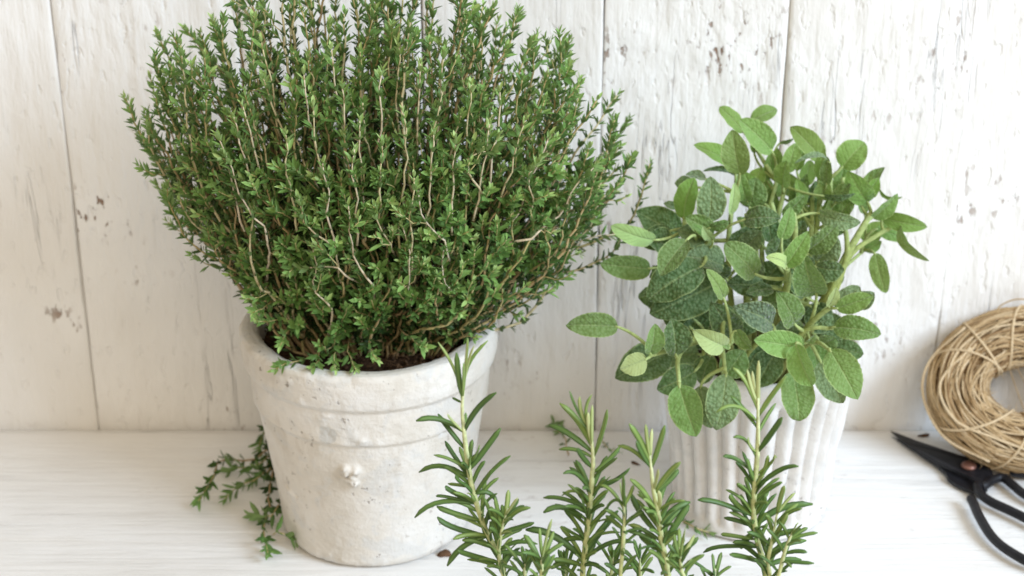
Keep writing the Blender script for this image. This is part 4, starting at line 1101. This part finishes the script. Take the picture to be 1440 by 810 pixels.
for (th, sp_, ph_a, ph_b, r_) in [(2.15, .35, -.9, 3.3, 1.07), (2.75, -.5, 0.0, 3.6, 1.07), (3.6, .7, .2, 3.4, 1.09), (4.2, .45, -.6, 3.2, 1.07), (4.75, -.35, -.3, 3.3, 1.08), (1.6, .6, .1, 3.0, 1.06), (.6, .5, 0, 3.3, 1.07), (5.6, .4, 0, 3.3, 1.07)]:
    pts = [clampw(ringpt(th + sp_ * u, ph_a + (ph_b - ph_a) * u, RT * r_)) for u in np.linspace(0, 1, 24)]
    mb = MB(); tube(mb, pts, .0011, 6, .85); mb.build('loose_strand', M_TWINE, coil, TW0)
for pp_ in [[(2.3, .6, 1.1), (2.8, .2, 1.16), (3.2, .1, 1.22), (3.7, .2, 1.18), (4.2, .5, 1.12)], [(2.5, 1.3, 1.06), (3.1, .8, 1.12), (3.6, .9, 1.1), (4.1, 1.3, 1.06), (4.6, 1.2, 1.07)]]:
    pts = [clampw(ringpt(a, b, RT * c)) for a, b, c in pp_]
    mb = MB(); tube(mb, spline(pts, 30), .0012, 6, .9); mb.build('loose_strand', M_TWINE, coil, TW0)
mb = MB(); tube(mb, spline([ringpt(1.9, 1.2, RT), P(1402, 437, 1.285), P(1418, 424, 1.288), P(1440, 421, 1.285), P(1470, 432, 1.28), ringpt(1.2, 1.2, RT)], 26), .0006, 6, .55); mb.build('loose_end', M_TWINE, coil, TW0)
for (a, b) in [((1418, 522), (1446, 570)), ((1428, 520), (1462, 560))]:
    mb = MB(); tube(mb, spline([P(a[0], a[1] - 8, 1.262), P((a[0] + b[0]) / 2 - 3, (a[1] + b[1]) / 2, 1.258), P(b[0], b[1] + 22, 1.243)], 14), .0004, 5, .3); mb.build('loose_end', M_TWINE, coil, TW0)

# ------------------------------------------------------------------ scissors
SZ = 0.0065
TIP = PZ(1252, 604, SZ); PIV = PZ(1362, 659, SZ)
sc0 = PIV.copy(); sc0[2] = 0
scis = empty('scissors', sc0, 'black iron garden scissors with copper rivet lying below the twine coil', 'scissors')
def slab(name, px, z0, z1, mat, bev=0.0004):
    top = np.array([PZ(u, v, SZ) for u, v in px]); n = len(px)
    c = top.mean(0)
    lo = top.copy(); lo[:, 2] = z0
    g = np.clip(np.linalg.norm(top - TIP, axis=1) / 0.06, 0.08, 1)
    m1 = top.copy(); m1[:, 2] = z0 + (z1 - z0) * g - bev * g
    inn = top + nrm(c - top) * bev; inn[:, 2] = z0 + (z1 - z0) * g
    ridge = None
    V = np.vstack([lo, m1, inn]); f = []
    for L_ in (0, n):
        for k in range(n):
            k2 = (k + 1) % n
            f.append((L_ + k, L_ + k2, L_ + n + k2, L_ + n + k))
    f.append(tuple(2 * n + k for k in range(n))); f.append(tuple(range(n - 1, -1, -1)))
    mb = MB(); mb.add(V, f)
    return mb.build(name, mat, scis, sc0, False)
slab('blade', [(1252, 603), (1262, 606), (1290, 619), (1320, 631), (1348, 642), (1370, 648), (1392, 660), (1398, 672), (1388, 682), (1376, 684), (1362, 672), (1340, 662), (1300, 640), (1270, 620)], 0.0042, 0.0085, M_IRON)
slab('blade', [(1254, 606), (1290, 630), (1318, 649), (1330, 660), (1334, 669), (1346, 677), (1358, 683), (1370, 687), (1384, 692), (1390, 682), (1378, 668), (1350, 652), (1320, 636), (1290, 622)], 0.0012, 0.0040, M_IRON)
mb = MB(); lathe(mb, [(.0060, 0.0), (.0062, .001), (.0055, .0021), (.0040, .0031), (.0020, .0036), (0.0001, .0038)], 28, (0, 0, 0)); rv = mb.build('rivet', M_COPPER, scis); rv.location = (0, 0, 0.0084)
def handle(px, zs, r):
    pts = [PZ(u, v, z) for (u, v), z in zip(px, zs)]
    q = spline(pts, 70)
    mb = MB(); rr = np.full(70, r); rr[-3:] *= (.95, .8, .45)
    tube(mb, q, rr, 12); mb.build('handle', M_IRON, scis, sc0)
handle([(1374, 682), (1378, 694), (1394, 706), (1420, 718), (1450, 733), (1490, 756), (1512, 782), (1498, 800), (1462, 797), (1422, 777), (1396, 756), (1378, 728), (1368, 706), (1363, 698)], [.0055, .0055] + [.006] * 4 + [.0065] * 4 + [.0065, .007, .0075, .008], .0037)
handle([(1380, 684), (1386, 682), (1396, 675), (1410, 672), (1424, 682), (1442, 696), (1475, 710), (1515, 712), (1530, 694), (1510, 676), (1470, 668), (1440, 666), (1420, 664)], [.006] * 13, .0037)
